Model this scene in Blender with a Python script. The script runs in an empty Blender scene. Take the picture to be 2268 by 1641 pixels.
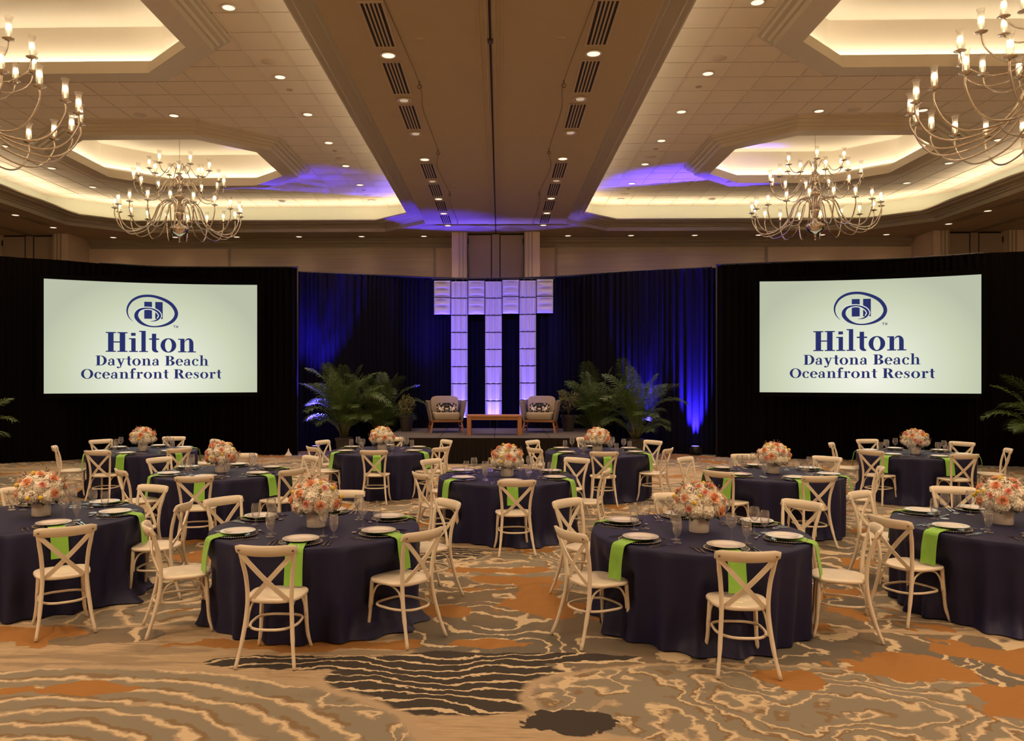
import bpy, math, random
from math import sin, cos, pi, radians as rad, sqrt, atan2, hypot
from mathutils import Vector, Matrix
from mathutils.geometry import tessellate_polygon
random.seed(7)
sc = bpy.context.scene
COL = sc.collection

# ------------------------------------------------------------------ camera, world, exposure
F = 1780.0
cam_d = bpy.data.cameras.new('camera'); cam = bpy.data.objects.new('camera', cam_d); COL.objects.link(cam)
cam_d.sensor_width = 36.0; cam_d.lens = F / 2268 * 36.0
cam_d.shift_x = (1134 - 1068) / 2268.0
cam_d.shift_y = (828 - 820.5) / 2268.0
cam.location = (0, 0, 2.1); cam.rotation_euler = (pi / 2, 0, rad(1.25))
cam_d.clip_end = 200
sc.camera = cam
w = bpy.data.worlds.new('world'); sc.world = w; w.use_nodes = True
w.node_tree.nodes['Background'].inputs[0].default_value = (1.0, 0.72, 0.45, 1)
w.node_tree.nodes['Background'].inputs[1].default_value = 0.02
sc.view_settings.view_transform = 'Standard'; sc.view_settings.look = 'None'
sc.view_settings.gamma = 1.0; sc.view_settings.use_curve_mapping = False
sc.view_settings.exposure = 0.0
sc.cycles.transparent_max_bounces = 24
sc.cycles.max_bounces = 8; sc.cycles.diffuse_bounces = 4; sc.cycles.glossy_bounces = 3
sc.cycles.sample_clamp_indirect = 3.0; sc.cycles.sample_clamp_direct = 20.0
sc.cycles.adaptive_threshold = .02; sc.cycles.caustics_reflective = False; sc.cycles.caustics_refractive = False
WARM = (1.0, 0.69, 0.43); COVE = (1.0, 0.84, 0.60); BLUE = (0.06, 0.03, 1.0); VIOLET = (0.17, 0.12, 1.0)
P_DOWN, P_BEAM, P_COVE, P_OCT, P_CHAND = 245.0, 64.0, 8.0, 3.6, 46.0     # watts: tile downlight, beam downlight, cove per metre, dome cove per metre, candle
P_UP, P_WASH = 12000.0, 3000.0

# ------------------------------------------------------------------ helpers
def link(o, parent=None):
    COL.objects.link(o)
    if parent is not None: o.parent = parent
    return o
def tag(o, label=None, cat=None, group=None, kind=None):
    if label: o['label'] = label
    if cat: o['category'] = cat
    if group: o['group'] = group
    if kind: o['kind'] = kind
    return o
def empty(name, loc=(0, 0, 0), rz=0, parent=None):
    o = bpy.data.objects.new(name, None); o.empty_display_size = .1
    o.location = loc; o.rotation_euler = (0, 0, rz); return link(o, parent)
def copy_tree(o, parent=None):
    c = o.copy(); COL.objects.link(c); c.parent = parent
    for ch in CH.get(o.name, []): copy_tree(ch, c)
    return c
CH = {}
def snapshot(root):
    """remember the children of a prototype (cheap look-up for copies)"""
    kids = [x for x in PARTS if x.parent == root]
    CH[root.name] = kids
    for k in kids: snapshot(k)
PARTS = []

class MB:
    def __init__(s): s.v = []; s.f = []; s.sm = []
    def add(s, vs, fs, smooth=False):
        n = len(s.v); s.v += [tuple(p) for p in vs]
        for f in fs: s.f.append(tuple(i + n for i in f)); s.sm.append(smooth)
        return s
    def box(s, x0, x1, y0, y1, z0, z1, b=0.0):
        if b <= 0:
            v = [(x, y, z) for z in (z0, z1) for y in (y0, y1) for x in (x0, x1)]
            return s.add(v, [(0, 2, 3, 1), (4, 5, 7, 6), (0, 1, 5, 4), (2, 6, 7, 3), (0, 4, 6, 2), (1, 3, 7, 5)])
        # bevelled box: octagonal outlines at four levels
        def ring(z, i):
            a0, a1, c0, c1 = x0 + i, x1 - i, y0 + i, y1 - i
            return [(a0 + b, c0, z), (a1 - b, c0, z), (a1, c0 + b, z), (a1, c1 - b, z), (a1 - b, c1, z), (a0 + b, c1, z), (a0, c1 - b, z), (a0, c0 + b, z)]
        return s.loft([ring(z0, b), ring(z0 + b, 0), ring(z1 - b, 0), ring(z1, b)], caps=True)
    def loft(s, rings, caps=True, closed=True, smooth=False):
        n = len(rings[0]); v = [p for r in rings for p in r]; f = []
        for i in range(len(rings) - 1):
            for j in range(n if closed else n - 1):
                k = (j + 1) % n
                f.append((i * n + j, i * n + k, (i + 1) * n + k, (i + 1) * n + j))
        s.add(v, f, smooth)
        if caps:
            base = len(s.v) - len(v)
            s.f.append(tuple(base + j for j in reversed(range(n)))); s.sm.append(False)
            s.f.append(tuple(base + len(v) - n + j for j in range(n))); s.sm.append(False)
        return s
    def lathe(s, prof, n=16, cx=0, cy=0, smooth=True, cap0=False, cap1=False):
        rings = [[(cx + r * cos(2 * pi * j / n), cy + r * sin(2 * pi * j / n), z) for j in range(n)] for r, z in prof]
        s.loft(rings, caps=False, smooth=smooth); b = len(s.v) - n * len(prof)
        if cap0: s.f.append(tuple(b + j for j in reversed(range(n)))); s.sm.append(False)
        if cap1: s.f.append(tuple(b + n * (len(prof) - 1) + j for j in range(n))); s.sm.append(False)
        return s
    def tube(s, pts, r, n=8, closed=False, flat=None):
        """sweep a circle (or an ellipse, flat=(a,b,up)) along pts; r may be a list"""
        pts = [Vector(p) for p in pts]; m = len(pts); rs = r if isinstance(r, (list, tuple)) else [r] * m
        up = Vector((0, 0, 1)); rings = []; prev = None
        for i, p in enumerate(pts):
            if closed: t = pts[(i + 1) % m] - pts[i - 1]
            else: t = pts[min(i + 1, m - 1)] - pts[max(i - 1, 0)]
            t.normalize()
            if prev is None:
                a = up if abs(t.z) < .9 else Vector((0, 1, 0))
                x = t.cross(a).normalized()
            else: x = (prev - t * prev.dot(t)).normalized()
            prev = x; y = t.cross(x)
            rings.append([p + (x * cos(2 * pi * j / n) + y * sin(2 * pi * j / n)) * rs[i] for j in range(n)])
        if closed: rings.append(rings[0])
        return s.loft(rings, caps=not closed, smooth=True)
    def sphere(s, c, r, n=10, m=6, sx=1, sy=1, sz=1):
        prof = [(r * sin(pi * i / m), -r * cos(pi * i / m)) for i in range(m + 1)]
        prof[0] = (1e-4, -r); prof[-1] = (1e-4, r)
        rings = [[(c[0] + q * cos(2 * pi * j / n) * sx, c[1] + q * sin(2 * pi * j / n) * sy, c[2] + z * sz) for j in range(n)] for q, z in prof]
        return s.loft(rings, caps=False, smooth=True)
    def tri(s, outer, holes=(), z=0.0, flip=False):
        loops = [[Vector((p[0], p[1], 0)) for p in l] for l in [outer, *holes]]
        t = tessellate_polygon(loops); flat = [(p.x, p.y, z) for l in loops for p in l]
        return s.add(flat, [tuple(reversed(q)) if flip else tuple(q) for q in t])
    def mesh(s, name, mat):
        me = bpy.data.meshes.new(name); me.from_pydata(s.v, [], s.f)
        me.polygons.foreach_set('use_smooth', s.sm)
        if mat is not None: me.materials.append(mat)
        me.update(); return me
    def build(s, name, mat, parent=None, loc=None, rot=None):
        return put(name, s.mesh(name, mat), parent, loc, rot)
def put(name, me, parent=None, loc=None, rot=None, scale=None):
    o = bpy.data.objects.new(name, me)
    if loc is not None: o.location = loc
    if rot is not None: o.rotation_euler = rot
    if scale is not None: o.scale = scale
    link(o, parent); PARTS.append(o); return o
def smooth_path(pts, k=5):
    """Catmull-Rom through pts"""
    P = [Vector(p) for p in pts]; P = [P[0] * 2 - P[1]] + P + [P[-1] * 2 - P[-2]]; out = []
    for i in range(1, len(P) - 2):
        for j in range(k):
            t = j / k; a, b, c, d = P[i - 1], P[i], P[i + 1], P[i + 2]
            out.append(.5 * ((2 * b) + (c - a) * t + (2 * a - 5 * b + 4 * c - d) * t * t + (3 * b - a - 3 * c + d) * t ** 3))
    out.append(P[-2]); return out
def flip_mesh_x(v): return [(-x, y, z) for x, y, z in v]

# ------------------------------------------------------------------ node helpers and materials
class NT:
    def __init__(s, name):
        s.m = bpy.data.materials.new(name); s.m.use_nodes = True; s.t = s.m.node_tree
        s.b = s.t.nodes['Principled BSDF']; s.out = s.t.nodes['Material Output']
    def n(s, typ, ins=None, **kw):
        o = s.t.nodes.new(typ)
        for k, v in kw.items(): setattr(o, k, v)
        for k, v in (ins or {}).items():
            if isinstance(v, bpy.types.NodeSocket): s.t.links.new(v, o.inputs[k])
            else: o.inputs[k].default_value = v
        return o
    def math(s, op, a, b=0.0, c=None, clamp=False):
        ins = {0: a, 1: b}
        if c is not None: ins[2] = c
        return s.n('ShaderNodeMath', ins, operation=op, use_clamp=clamp).outputs[0]
    def mix(s, f, a, b):
        m = s.n('ShaderNodeMix', data_type='RGBA')
        for i, v in ((0, f), (6, a), (7, b)):
            if isinstance(v, bpy.types.NodeSocket): s.t.links.new(v, m.inputs[i])
            else: m.inputs[i].default_value = v if i == 0 or len(v) == 4 else (*v, 1)
        return m.outputs[2]
    def ramp(s, f, stops, interp='LINEAR'):
        r = s.n('ShaderNodeValToRGB', {0: f}); r.color_ramp.interpolation = interp
        e = r.color_ramp.elements
        while len(e) < len(stops): e.new(.5)
        for i, (p, c) in enumerate(stops):
            e[i].position = p; e[i].color = c if len(c) == 4 else (*c, 1)
        return r.outputs[0]
    def step(s, v, e, w=.01):   # soft threshold 0..1
        return s.n('ShaderNodeMapRange', {0: v, 1: e - w, 2: e + w, 3: 0.0, 4: 1.0}, interpolation_type='SMOOTHSTEP').outputs[0]
    def coord(s, out='Object', scale=(1, 1, 1), loc=(0, 0, 0)):
        tc = s.n('ShaderNodeTexCoord').outputs[out]
        return s.n('ShaderNodeMapping', {0: tc, 1: loc, 3: scale}).outputs[0]
    def noise(s, vec, scale, detail=2.0, rough=.5, dist=0.0):
        return s.n('ShaderNodeTexNoise', {'Vector': vec, 'Scale': scale, 'Detail': detail, 'Roughness': rough, 'Distortion': dist}).outputs[0]
    def link(s, a, b): s.t.links.new(a, b)
def pmat(name, col, rough=.5, metal=0.0, sheen=0.0, spec=.5, coat=0.0, var=0.0, vscale=20.0, bump=0.0, bscale=200.0, stretch=(1, 1, 1), emit=None, estr=0.0):
    t = NT(name); b = t.b
    b.inputs['Roughness'].default_value = rough; b.inputs['Metallic'].default_value = metal
    b.inputs['Specular IOR Level'].default_value = spec
    if sheen: b.inputs['Sheen Weight'].default_value = sheen
    if coat: b.inputs['Coat Weight'].default_value = coat
    if var > 0:
        v = t.noise(t.coord(scale=stretch), vscale, 3)
        t.link(t.mix(v, tuple(c * (1 - var) for c in col), tuple(min(1, c * (1 + var)) for c in col)), b.inputs['Base Color'])
    else: b.inputs['Base Color'].default_value = (*col, 1)
    if bump > 0:
        v = t.noise(t.coord(scale=stretch), bscale, 2)
        t.link(t.n('ShaderNodeBump', {'Strength': bump, 'Height': v, 'Distance': .01}).outputs[0], b.inputs['Normal'])
    if emit: b.inputs['Emission Color'].default_value = (*emit, 1); b.inputs['Emission Strength'].default_value = estr
    return t.m
def emat(name, col, strength, sample=False):
    t = NT(name); e = t.n('ShaderNodeEmission', {0: (*col, 1), 1: strength})
    t.link(e.outputs[0], t.out.inputs[0])
    if not sample: t.m.cycles.emission_sampling = 'NONE'
    return t.m
def glassmat(name, tint=(1, 1, 1), k=.95, haze=.035):
    t = NT(name); fr = t.math('POWER', t.n('ShaderNodeLayerWeight', {0: .5}).outputs['Facing'], 2.2)
    g = t.n('ShaderNodeBsdfGlossy', {0: (1, 1, 1, 1), 1: .06}).outputs[0]; df = t.n('ShaderNodeBsdfDiffuse', {0: (1, 1, 1, 1)}).outputs[0]
    tr = t.n('ShaderNodeBsdfTransparent', {0: (*tint, 1)}).outputs[0]
    f = t.math('MULTIPLY_ADD', fr, k, .05, clamp=True)
    m1 = t.n('ShaderNodeMixShader', {0: f, 1: tr, 2: g}).outputs[0]
    t.link(t.n('ShaderNodeMixShader', {0: haze, 1: m1, 2: df}).outputs[0], t.out.inputs[0]); return t.m

M = {}
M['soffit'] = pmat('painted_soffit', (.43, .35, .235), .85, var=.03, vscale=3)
M['crown'] = pmat('shaded_crown_paint', (.41, .36, .265), .5)  # taupe trim colour, darkened to carry the shade on the moulding's underside
M['octcrown'] = pmat('octagon_paint', (.56, .48, .355), .5)
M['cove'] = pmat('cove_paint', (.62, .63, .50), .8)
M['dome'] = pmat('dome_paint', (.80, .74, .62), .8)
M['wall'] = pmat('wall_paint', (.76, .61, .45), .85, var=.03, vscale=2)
M['linen'] = pmat('linen_wallcovering', (.56, .46, .33), .9, var=.25, vscale=16, stretch=(.04, 1, 1.3))
M['wood_trim'] = pmat('taupe_trim', (.36, .30, .22), .6)
M['tile'] = pmat('ceiling_tile', (.76, .66, .52), .9, var=.05, vscale=60, bump=.15, bscale=160)
M['grid'] = pmat('ceiling_grid', (.72, .62, .48), .5)
M['slot'] = pmat('dark_slot', (.012, .008, .006), .8)
M['ventframe'] = pmat('vent_frame', (.46, .37, .25), .6)
M['partition'] = pmat('partition_panel', (.38, .30, .22), .8, var=.08, vscale=30, stretch=(1, 1, 4))
M['chair'] = pmat('cream_painted_wood', (.83, .75, .62), .38, spec=.5, var=.05, vscale=12)
M['screw'] = pmat('screw_metal', (.25, .22, .18), .35, metal=1)
M['plate'] = pmat('white_china', (.86, .83, .80), .12, coat=.6)
M['silver'] = pmat('polished_steel', (.80, .77, .74), .14, metal=1)
M['vase'] = pmat('cream_ceramic', (.92, .88, .81), .35)
M['stem'] = pmat('green_stems', (.06, .10, .03), .6)
M['leaf'] = pmat('dark_leaf', (.03, .07, .02), .5, var=.3)
M['hyd'] = pmat('cream_petals', (.93, .88, .76), .6, var=.1, vscale=80)
M['peach'] = pmat('peach_petals', (.95, .50, .32), .55, var=.15, vscale=60)
M['pink'] = pmat('pink_petals', (.92, .44, .36), .55, var=.2, vscale=60)
M['pale'] = pmat('pale_peach_petals', (.94, .60, .45), .55, var=.15, vscale=60)
M['yellow'] = pmat('yellow_petals', (.80, .56, .07), .6, var=.2, vscale=60)
M['berry'] = pmat('berries', (.16, .07, .03), .3)
M['napkin'] = pmat('lime_napkin', (.25, .56, .07), .75, sheen=.2, bump=.1, bscale=500)
M['glass'] = glassmat('clear_glass')
M['shade_glass'] = glassmat('hurricane_glass', (.99, .97, .94), 1.0, .20)
M['charger_glass'] = glassmat('charger_glass', (.45, .48, .48), .5)
M['chrome'] = pmat('antique_silver', (.80, .72, .62), .2, metal=1)
M['candle'] = pmat('candle_sleeve', (.85, .72, .52), .5, emit=(1, .66, .36), estr=1.6)  # sleeve is no lamp; emission put in to widen the bulb's glow
M['flame'] = emat('lit_bulb', (1.0, .74, .46), 40)
M['lens'] = emat('downlight_lens', (1.0, .78, .55), 1.5)
M['lens_dim'] = emat('dim_downlight_lens', (1.0, .72, .48), .5)
M['reflector'] = pmat('downlight_reflector', (.75, .66, .58), .25, metal=1)
M['blackdrape'] = pmat('black_velour', (.0035, .0022, .0020), .95, spec=.05)
M['navydrape'] = pmat('navy_velour', (.0055, .0050, .016), .9, spec=.08)
M['skirt'] = pmat('black_skirt', (.012, .009, .008), .9, spec=.2)
M['frame'] = pmat('black_frame', (.002, .002, .002), .95, spec=.05)
M['pipe'] = pmat('dark_pipe', (.012, .012, .014), .7)
M['deck'] = pmat('grey_stage_carpet', (.085, .075, .065), .95, var=.25, vscale=90, bump=.3)
M['teak'] = pmat('teak_wood', (.42, .19, .075), .45, var=.25, vscale=9, stretch=(1, 8, 8))
M['teak2'] = pmat('dark_teak_wood', (.30, .12, .045), .45, var=.25, vscale=9, stretch=(8, 8, 1))
M['cushion'] = pmat('oatmeal_cushion', (.38, .315, .235), .9, var=.08, vscale=150, bump=.2, bscale=400)
M['weave'] = pmat('grey_woven_side', (.25, .21, .18), .8, var=.35, vscale=120, bump=.5, bscale=250)
M['pot'] = pmat('dark_planter', (.035, .03, .028), .45)
M['soil'] = pmat('soil', (.03, .02, .012), .95)
M['palm'] = pmat('palm_leaf', (.060, .112, .018), .5, var=.4, vscale=3)
M['palmstem'] = pmat('palm_stem', (.13, .13, .035), .5, var=.3, vscale=8)
M['vleaf'] = pmat('variegated_leaf', (.20, .20, .07), .5, var=.7, vscale=14)
M['trunk'] = pmat('thin_trunk', (.10, .07, .04), .8)
M['panel'] = pmat('white_vinyl_panel', (.56, .54, .66), .4)
M['canblack'] = pmat('black_light_body', (.01, .01, .012), .4)
M['bluelens'] = emat('blue_lens', (.15, .12, 1.0), 6)
M['white'] = pmat('white_paper', (.8, .72, .62), .7)
M['hook'] = pmat('bronze_hook', (.10, .065, .035), .5, metal=.6)
M['disc'] = pmat('cover_disc', (.42, .32, .22), .6)
M['grille'] = pmat('speaker_grille', (.62, .52, .40), .7)
M['ink'] = emat('navy_ink', (.030, .040, .175), .8)
M['ink_white'] = emat('pale_ink', (.80, .84, .72), .98)
M['tabletop'] = pmat('plywood_tabletop', (.35, .22, .12), .6)
M['tableleg'] = pmat('grey_table_leg', (.2, .2, .2), .4, metal=.8)

def cloth_mat():
    t = NT('navy_tablecloth'); b = t.b
    c = t.coord(); v = t.noise(c, 260, 2)
    t.link(t.mix(v, (.009, .010, .045), (.014, .016, .066)), b.inputs['Base Color'])
    b.inputs['Roughness'].default_value = .55; b.inputs['Sheen Weight'].default_value = .03; b.inputs['Specular IOR Level'].default_value = .3
    b.inputs['Sheen Roughness'].default_value = .35; b.inputs['Sheen Tint'].default_value = (.5, .5, .8, 1)
    t.link(t.n('ShaderNodeBump', {'Strength': .15, 'Height': t.noise(c, 700, 2), 'Distance': .002}).outputs[0], b.inputs['Normal'])
    return t.m
M['cloth'] = cloth_mat()

def pillow_mat():
    t = NT('black_white_print'); c = t.coord(scale=(1, 1, 1))
    mx = t.n('ShaderNodeSeparateXYZ', {0: c}); ax = t.math('ABSOLUTE', mx.outputs[0])
    v2 = t.n('ShaderNodeCombineXYZ', {0: ax, 1: mx.outputs[1], 2: 0.0}).outputs[0]
    n = t.noise(v2, 17, 3, .6, 1.0)
    t.link(t.mix(t.step(n, .545, .015), (.012, .011, .013), (.75, .68, .58)), t.b.inputs['Base Color'])
    t.b.inputs['Roughness'].default_value = .9; return t.m
M['print'] = pillow_mat()

def screen_mat():
    """a projected picture: pale ground, brightest low in the middle where the projector's hot spot lies"""
    t = NT('projected_picture'); c = t.coord()
    s = t.n('ShaderNodeSeparateXYZ', {0: c})
    dx = t.math('MULTIPLY', s.outputs[0], .38); dz = t.math('MULTIPLY', t.math('SUBTRACT', s.outputs[2], .45), .42)
    d = t.math('SQRT', t.math('ADD', t.math('MULTIPLY', dx, dx), t.math('MULTIPLY', dz, dz)))
    col = t.ramp(d, [(0.0, (.93, .92, .80)), (.35, (.78, .82, .66)), (.75, (.60, .65, .47)), (1.0, (.50, .54, .40))])
    t.link(t.n('ShaderNodeEmission', {0: col, 1: .98}).outputs[0], t.out.inputs[0]); return t.m
M['picture'] = screen_mat()

def carpet_mat():
    t = NT('patterned_carpet'); c = t.coord()
    wob = t.n('ShaderNodeTexNoise', {'Vector': c, 'Scale': 5.0, 'Detail': 3.0, 'Roughness': .62})
    off = t.n('ShaderNodeVectorMath', {0: wob.outputs[1], 1: (.5, .5, .5)}, operation='SUBTRACT').outputs[0]
    off = t.n('ShaderNodeVectorMath', {0: off, 'Scale': .16}, operation='SCALE').outputs[0]
    p = t.n('ShaderNodeVectorMath', {0: c, 1: off}, operation='ADD').outputs[0]
    big = t.n('ShaderNodeVectorMath', {0: off, 'Scale': 1.5}, operation='SCALE').outputs[0]
    pj = t.n('ShaderNodeVectorMath', {0: c, 1: big}, operation='ADD').outputs[0]
    sx = t.n('ShaderNodeSeparateXYZ', {0: p}); X, Y = sx.outputs[0], sx.outputs[1]
    def bump(cx, cy, rx, ry, amp=1.0, rot=0):
        dx = t.math('SUBTRACT', X, cx); dy = t.math('SUBTRACT', Y, cy)
        if rot:
            a, b = cos(rot), sin(rot)
            ex = t.math('ADD', t.math('MULTIPLY', dx, a), t.math('MULTIPLY', dy, b))
            ey = t.math('SUBTRACT', t.math('MULTIPLY', dy, a), t.math('MULTIPLY', dx, b)); dx, dy = ex, ey
        dx = t.math('DIVIDE', dx, rx); dy = t.math('DIVIDE', dy, ry)
        d = t.math('SQRT', t.math('ADD', t.math('MULTIPLY', dx, dx), t.math('MULTIPLY', dy, dy)))
        return t.math('MULTIPLY', t.math('SUBTRACT', 1.0, d), amp)   # >0 inside
    def union(*l):
        r = l[0]
        for q in l[1:]: r = t.math('MAXIMUM', r, q)
        return r
    # base: fine streaks across the room
    st = t.noise(t.coord(scale=(.35, 7, 1)), 9, 3, .7)
    base = t.ramp(st, [(.25, (.27, .20, .13)), (.42, (.42, .32, .21)), (.55, (.54, .42, .28)), (.75, (.38, .30, .20))])
    st2 = t.noise(t.coord(scale=(.5, 3, 1), loc=(5, 9, 0)), 1.3, 3, .6)
    base = t.mix(t.math('MULTIPLY', t.step(st2, .56, .03), .55), base, (.19, .155, .12))
    # zones
    n1 = t.noise(p, .42, 1.5, .5); n2 = t.noise(t.n('ShaderNodeVectorMath', {0: p, 1: (13.7, 4.1, 0)}, operation='ADD').outputs[0], .5, 2)
    far = t.step(Y, 6.6, .5)
    fn = lambda v, e: t.math('ADD', t.math('SUBTRACT', v, e), t.math('MULTIPLY', t.math('SUBTRACT', far, 1.0), .25))
    # rings: left foreground fan, right foreground island
    dl = bump(-2.75, 4.35, 2.30, 1.32); dr = bump(1.95, 5.1, 1.75, .72, 1, rot=-.10)
    cream_zone = union(dl, dr, t.math('MULTIPLY', fn(n2, .53), 3))
    grey_zone = union(bump(.55, 7.2, 1.5, 1.9), bump(.9, 6.05, 1.1, .6), bump(3.0, 5.9, 1.6, .7), bump(-3.4, 6.4, .7, .25), t.math('MULTIPLY', fn(n1, .47), 3))
    char_zone = union(bump(-.34, 5.50, .86, .56, 1, rot=-.1), bump(-1.4, 5.82, .75, .15), bump(.35, 5.95, .7, .12), bump(-5.5, 8.2, .8, .4), t.math('SUBTRACT', bump(-1.8, 9.4, 1.6, .5), 0.0), bump(-1.0, 11.5, .9, .7))
    n3 = t.noise(t.n('ShaderNodeVectorMath', {0: p, 1: (3.3, 27.9, 0)}, operation='ADD').outputs[0], .55, 2.5)
    or_zone = union(bump(-2.75, 5.30, .55, .10), bump(-4.3, 6.3, .9, .28), bump(-.12, 6.24, .42, .13), bump(2.95, 5.85, .75, .30, 1, rot=-.3), bump(3.5, 5.25, .5, .32), bump(3.95, 6.15, .9, .16), bump(3.9, 5.65, .35, .6, 1, rot=.5), bump(2.0, 5.55, .22, .18), bump(.15, 8.6, .7, .14), bump(-1.5, 6.2, 1.0, .12), bump(.6, 7.3, .5, .25), bump(3.0, 7.8, .6, .2), t.math('MULTIPLY', fn(n3, .60), 3))
    or_zone = t.math('ADD', or_zone, t.math('MULTIPLY', t.math('SUBTRACT', t.noise(pj, 1.9, 2, .5), .52), 3.0))
    # contour lines: nested outlines of each field
    n4 = t.noise(pj, .62, 2, .45)
    gen = t.math('MULTIPLY', n4, 2.4)
    def lines(field, freq, width, phase=0.0):
        fr = t.math('FRACT', t.math('ADD', t.math('MULTIPLY', field, freq), phase))
        a = t.math('ABSOLUTE', t.math('SUBTRACT', fr, .5))
        return t.math('SUBTRACT', 1.0, t.step(a, width, .03))
    brk = t.step(t.noise(c, 2.6, 2, .6), .34, .04)
    l_grey = t.math('MULTIPLY', lines(gen, 6.5, .10), brk)
    l_char = t.math('MULTIPLY', lines(t.math('ADD', Y, t.math('MULTIPLY', n4, 1.5)), 6.5, .10), brk)
    n5 = t.noise(pj, 1.5, 2, .5); n6 = t.noise(pj, 4.2, 2, .55)
    fan = t.math('ADD', union(t.math('ADD', dl, t.math('MULTIPLY', n4, .25)), t.math('ADD', t.math('MULTIPLY', dr, .45), t.math('MULTIPLY', n5, 1.15))), t.math('MULTIPLY', n6, .10))
    mixf = t.step(t.math('MAXIMUM', dl, dr), -.02, .02)
    fan = t.math('ADD', t.math('MULTIPLY', fan, mixf), t.math('MULTIPLY', t.math('MULTIPLY', gen, .9), t.math('SUBTRACT', 1.0, mixf)))
    brk2 = t.step(t.noise(c, 3.1, 2, .6), .46, .03); brk3 = t.step(n6, .36, .03)
    l_cream = t.math('MULTIPLY', lines(fan, 7.5, .085), brk3); l_brown = t.math('MULTIPLY', lines(fan, 7.5, .085, .24), brk2); l_mid = lines(fan, 7.5, .17)
    grain = t.noise(c, 180, 2, .7)
    grey = t.mix(grain, (.125, .112, .092), (.20, .18, .15)); grey = t.mix(t.step(n3, .5, .08), grey, t.mix(grain, (.17, .135, .095), (.26, .21, .15)))
    char = t.mix(grain, (.022, .020, .020), (.085, .075, .068))
    cream = (.68, .56, .38); tan = (.46, .36, .25); brown = (.235, .165, .095); taupe = t.mix(grain, (.21, .19, .15), (.32, .285, .225))
    crz = t.mix(t.math('MULTIPLY', l_mid, .8), taupe, tan); crz = t.mix(l_brown, crz, brown); crz = t.mix(l_cream, crz, cream)
    grz = t.mix(l_grey, grey, cream); chz = t.mix(l_char, char, cream)
    edge = lambda z, w: t.math('MULTIPLY', t.step(z, -w, .01), 1.0)
    col = base
    col = t.mix(t.step(grey_zone, 0, .02), col, grz)
    col = t.mix(t.step(char_zone, 0, .03), col, chz)
    col = t.mix(t.step(cream_zone, -.05, .02), col, tan)
    col = t.mix(t.step(cream_zone, 0, .02), col, crz)
    col = t.mix(t.step(t.math('ADD', bump(.42, 4.88, .26, .17), t.math('MULTIPLY', t.math('SUBTRACT', n6, .5), 1.5)), 0, .03), col, char)
    orc = t.mix(t.noise(t.coord(scale=(.4, 6, 1)), 12, 2), (.33, .155, .045), (.42, .215, .075))
    col = t.mix(t.step(or_zone, 0, .03), col, orc)
    fib = t.noise(c, 420, 2, .8)
    col = t.mix(t.math('MULTIPLY', t.math('SUBTRACT', fib, .35), .35, clamp=True), col, (.06, .045, .03))
    t.link(col, t.b.inputs['Base Color']); t.b.inputs['Roughness'].default_value = .95; t.b.inputs['Specular IOR Level'].default_value = .15
    t.link(t.n('ShaderNodeBump', {'Strength': .5, 'Height': fib, 'Distance': .004}).outputs[0], t.b.inputs['Normal'])
    return t.m
M['carpet'] = carpet_mat()

# ------------------------------------------------------------------ lights helpers
def light(kind, name, loc, power, col, parent=None, **kw):
    d = bpy.data.lights.new(name, kind); d.energy = power; d.color = col
    for k, v in kw.items(): setattr(d, k, v)
    o = bpy.data.objects.new(name, d); o.location = loc; link(o, parent); return o
def aim(o, target):
    d = Vector(target) - o.location; o.rotation_euler = d.to_track_quat('-Z', 'Y').to_euler(); return o

# ------------------------------------------------------------------ room shell (ceiling figures are in survey units, blown up about the eye by S)
S = 1.07
def cs(p): return (p[0] * S, p[1] * S, 2.1 + (p[2] - 2.1) * S)
def csm(mb): mb.v = [cs(p) for p in mb.v]; return mb
XC = -0.11; ZS, ZT, ZL = 6.0, 6.82, 6.24          # centre line, soffit, tile plane, cove lip
XW, Y0, YB = 15.9, -3.5, 23.25
def shell(name, mb, mat, label=None, parent=None, scale=True):
    o = (csm(mb) if scale else mb).build(name, mat, parent)
    if parent is None: tag(o, label, None, None, 'structure')
    return o
floor = shell('floor', MB().add([(-17.2, -3.8, 0), (17.0, -3.8, 0), (17.0, 25.2, 0), (-17.2, 25.2, 0)], [(0, 1, 2, 3)]), M['carpet'], 'patterned ballroom carpet in tan, grey, cream and orange', scale=False)
def inset(poly, d):
    """move every side of a convex ccw polygon inwards by d"""
    n = len(poly); out = []
    for i in range(n):
        a, b, c = Vector(poly[i - 1]), Vector(poly[i]), Vector(poly[(i + 1) % n])
        e1 = (b - a).normalized(); e2 = (c - b).normalized()
        n1 = Vector((-e1.y, e1.x)); n2 = Vector((-e2.y, e2.x))
        bis = (n1 + n2).normalized(); out.append(tuple(b + bis * (d / max(.2, bis.dot(n1)))))
    return out
def octo(cx, cy, hx, hy, c):
    return [(cx - hx + c, cy - hy), (cx + hx - c, cy - hy), (cx + hx, cy - hy + c), (cx + hx, cy + hy - c), (cx + hx - c, cy + hy), (cx - hx + c, cy + hy), (cx - hx, cy + hy - c), (cx - hx, cy - hy + c)]
def sweep_profile(mb, poly, prof):
    rings = [[(x, y, z) for x, y in inset(poly, d)] for d, z in prof]
    return mb.loft(rings, caps=False)
bays = []
for s in (-1, 1):
    cx = XC + s * 6.53
    bays.append(octo(cx, 10.5, 4.71, 11.5, 1.22))
rect = [(XC - XW, Y0), (XC + XW, Y0), (XC + XW, YB + .2), (XC - XW, YB + .2)]
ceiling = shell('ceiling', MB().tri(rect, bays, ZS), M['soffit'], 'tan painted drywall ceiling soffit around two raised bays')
TILE = .6096
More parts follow.
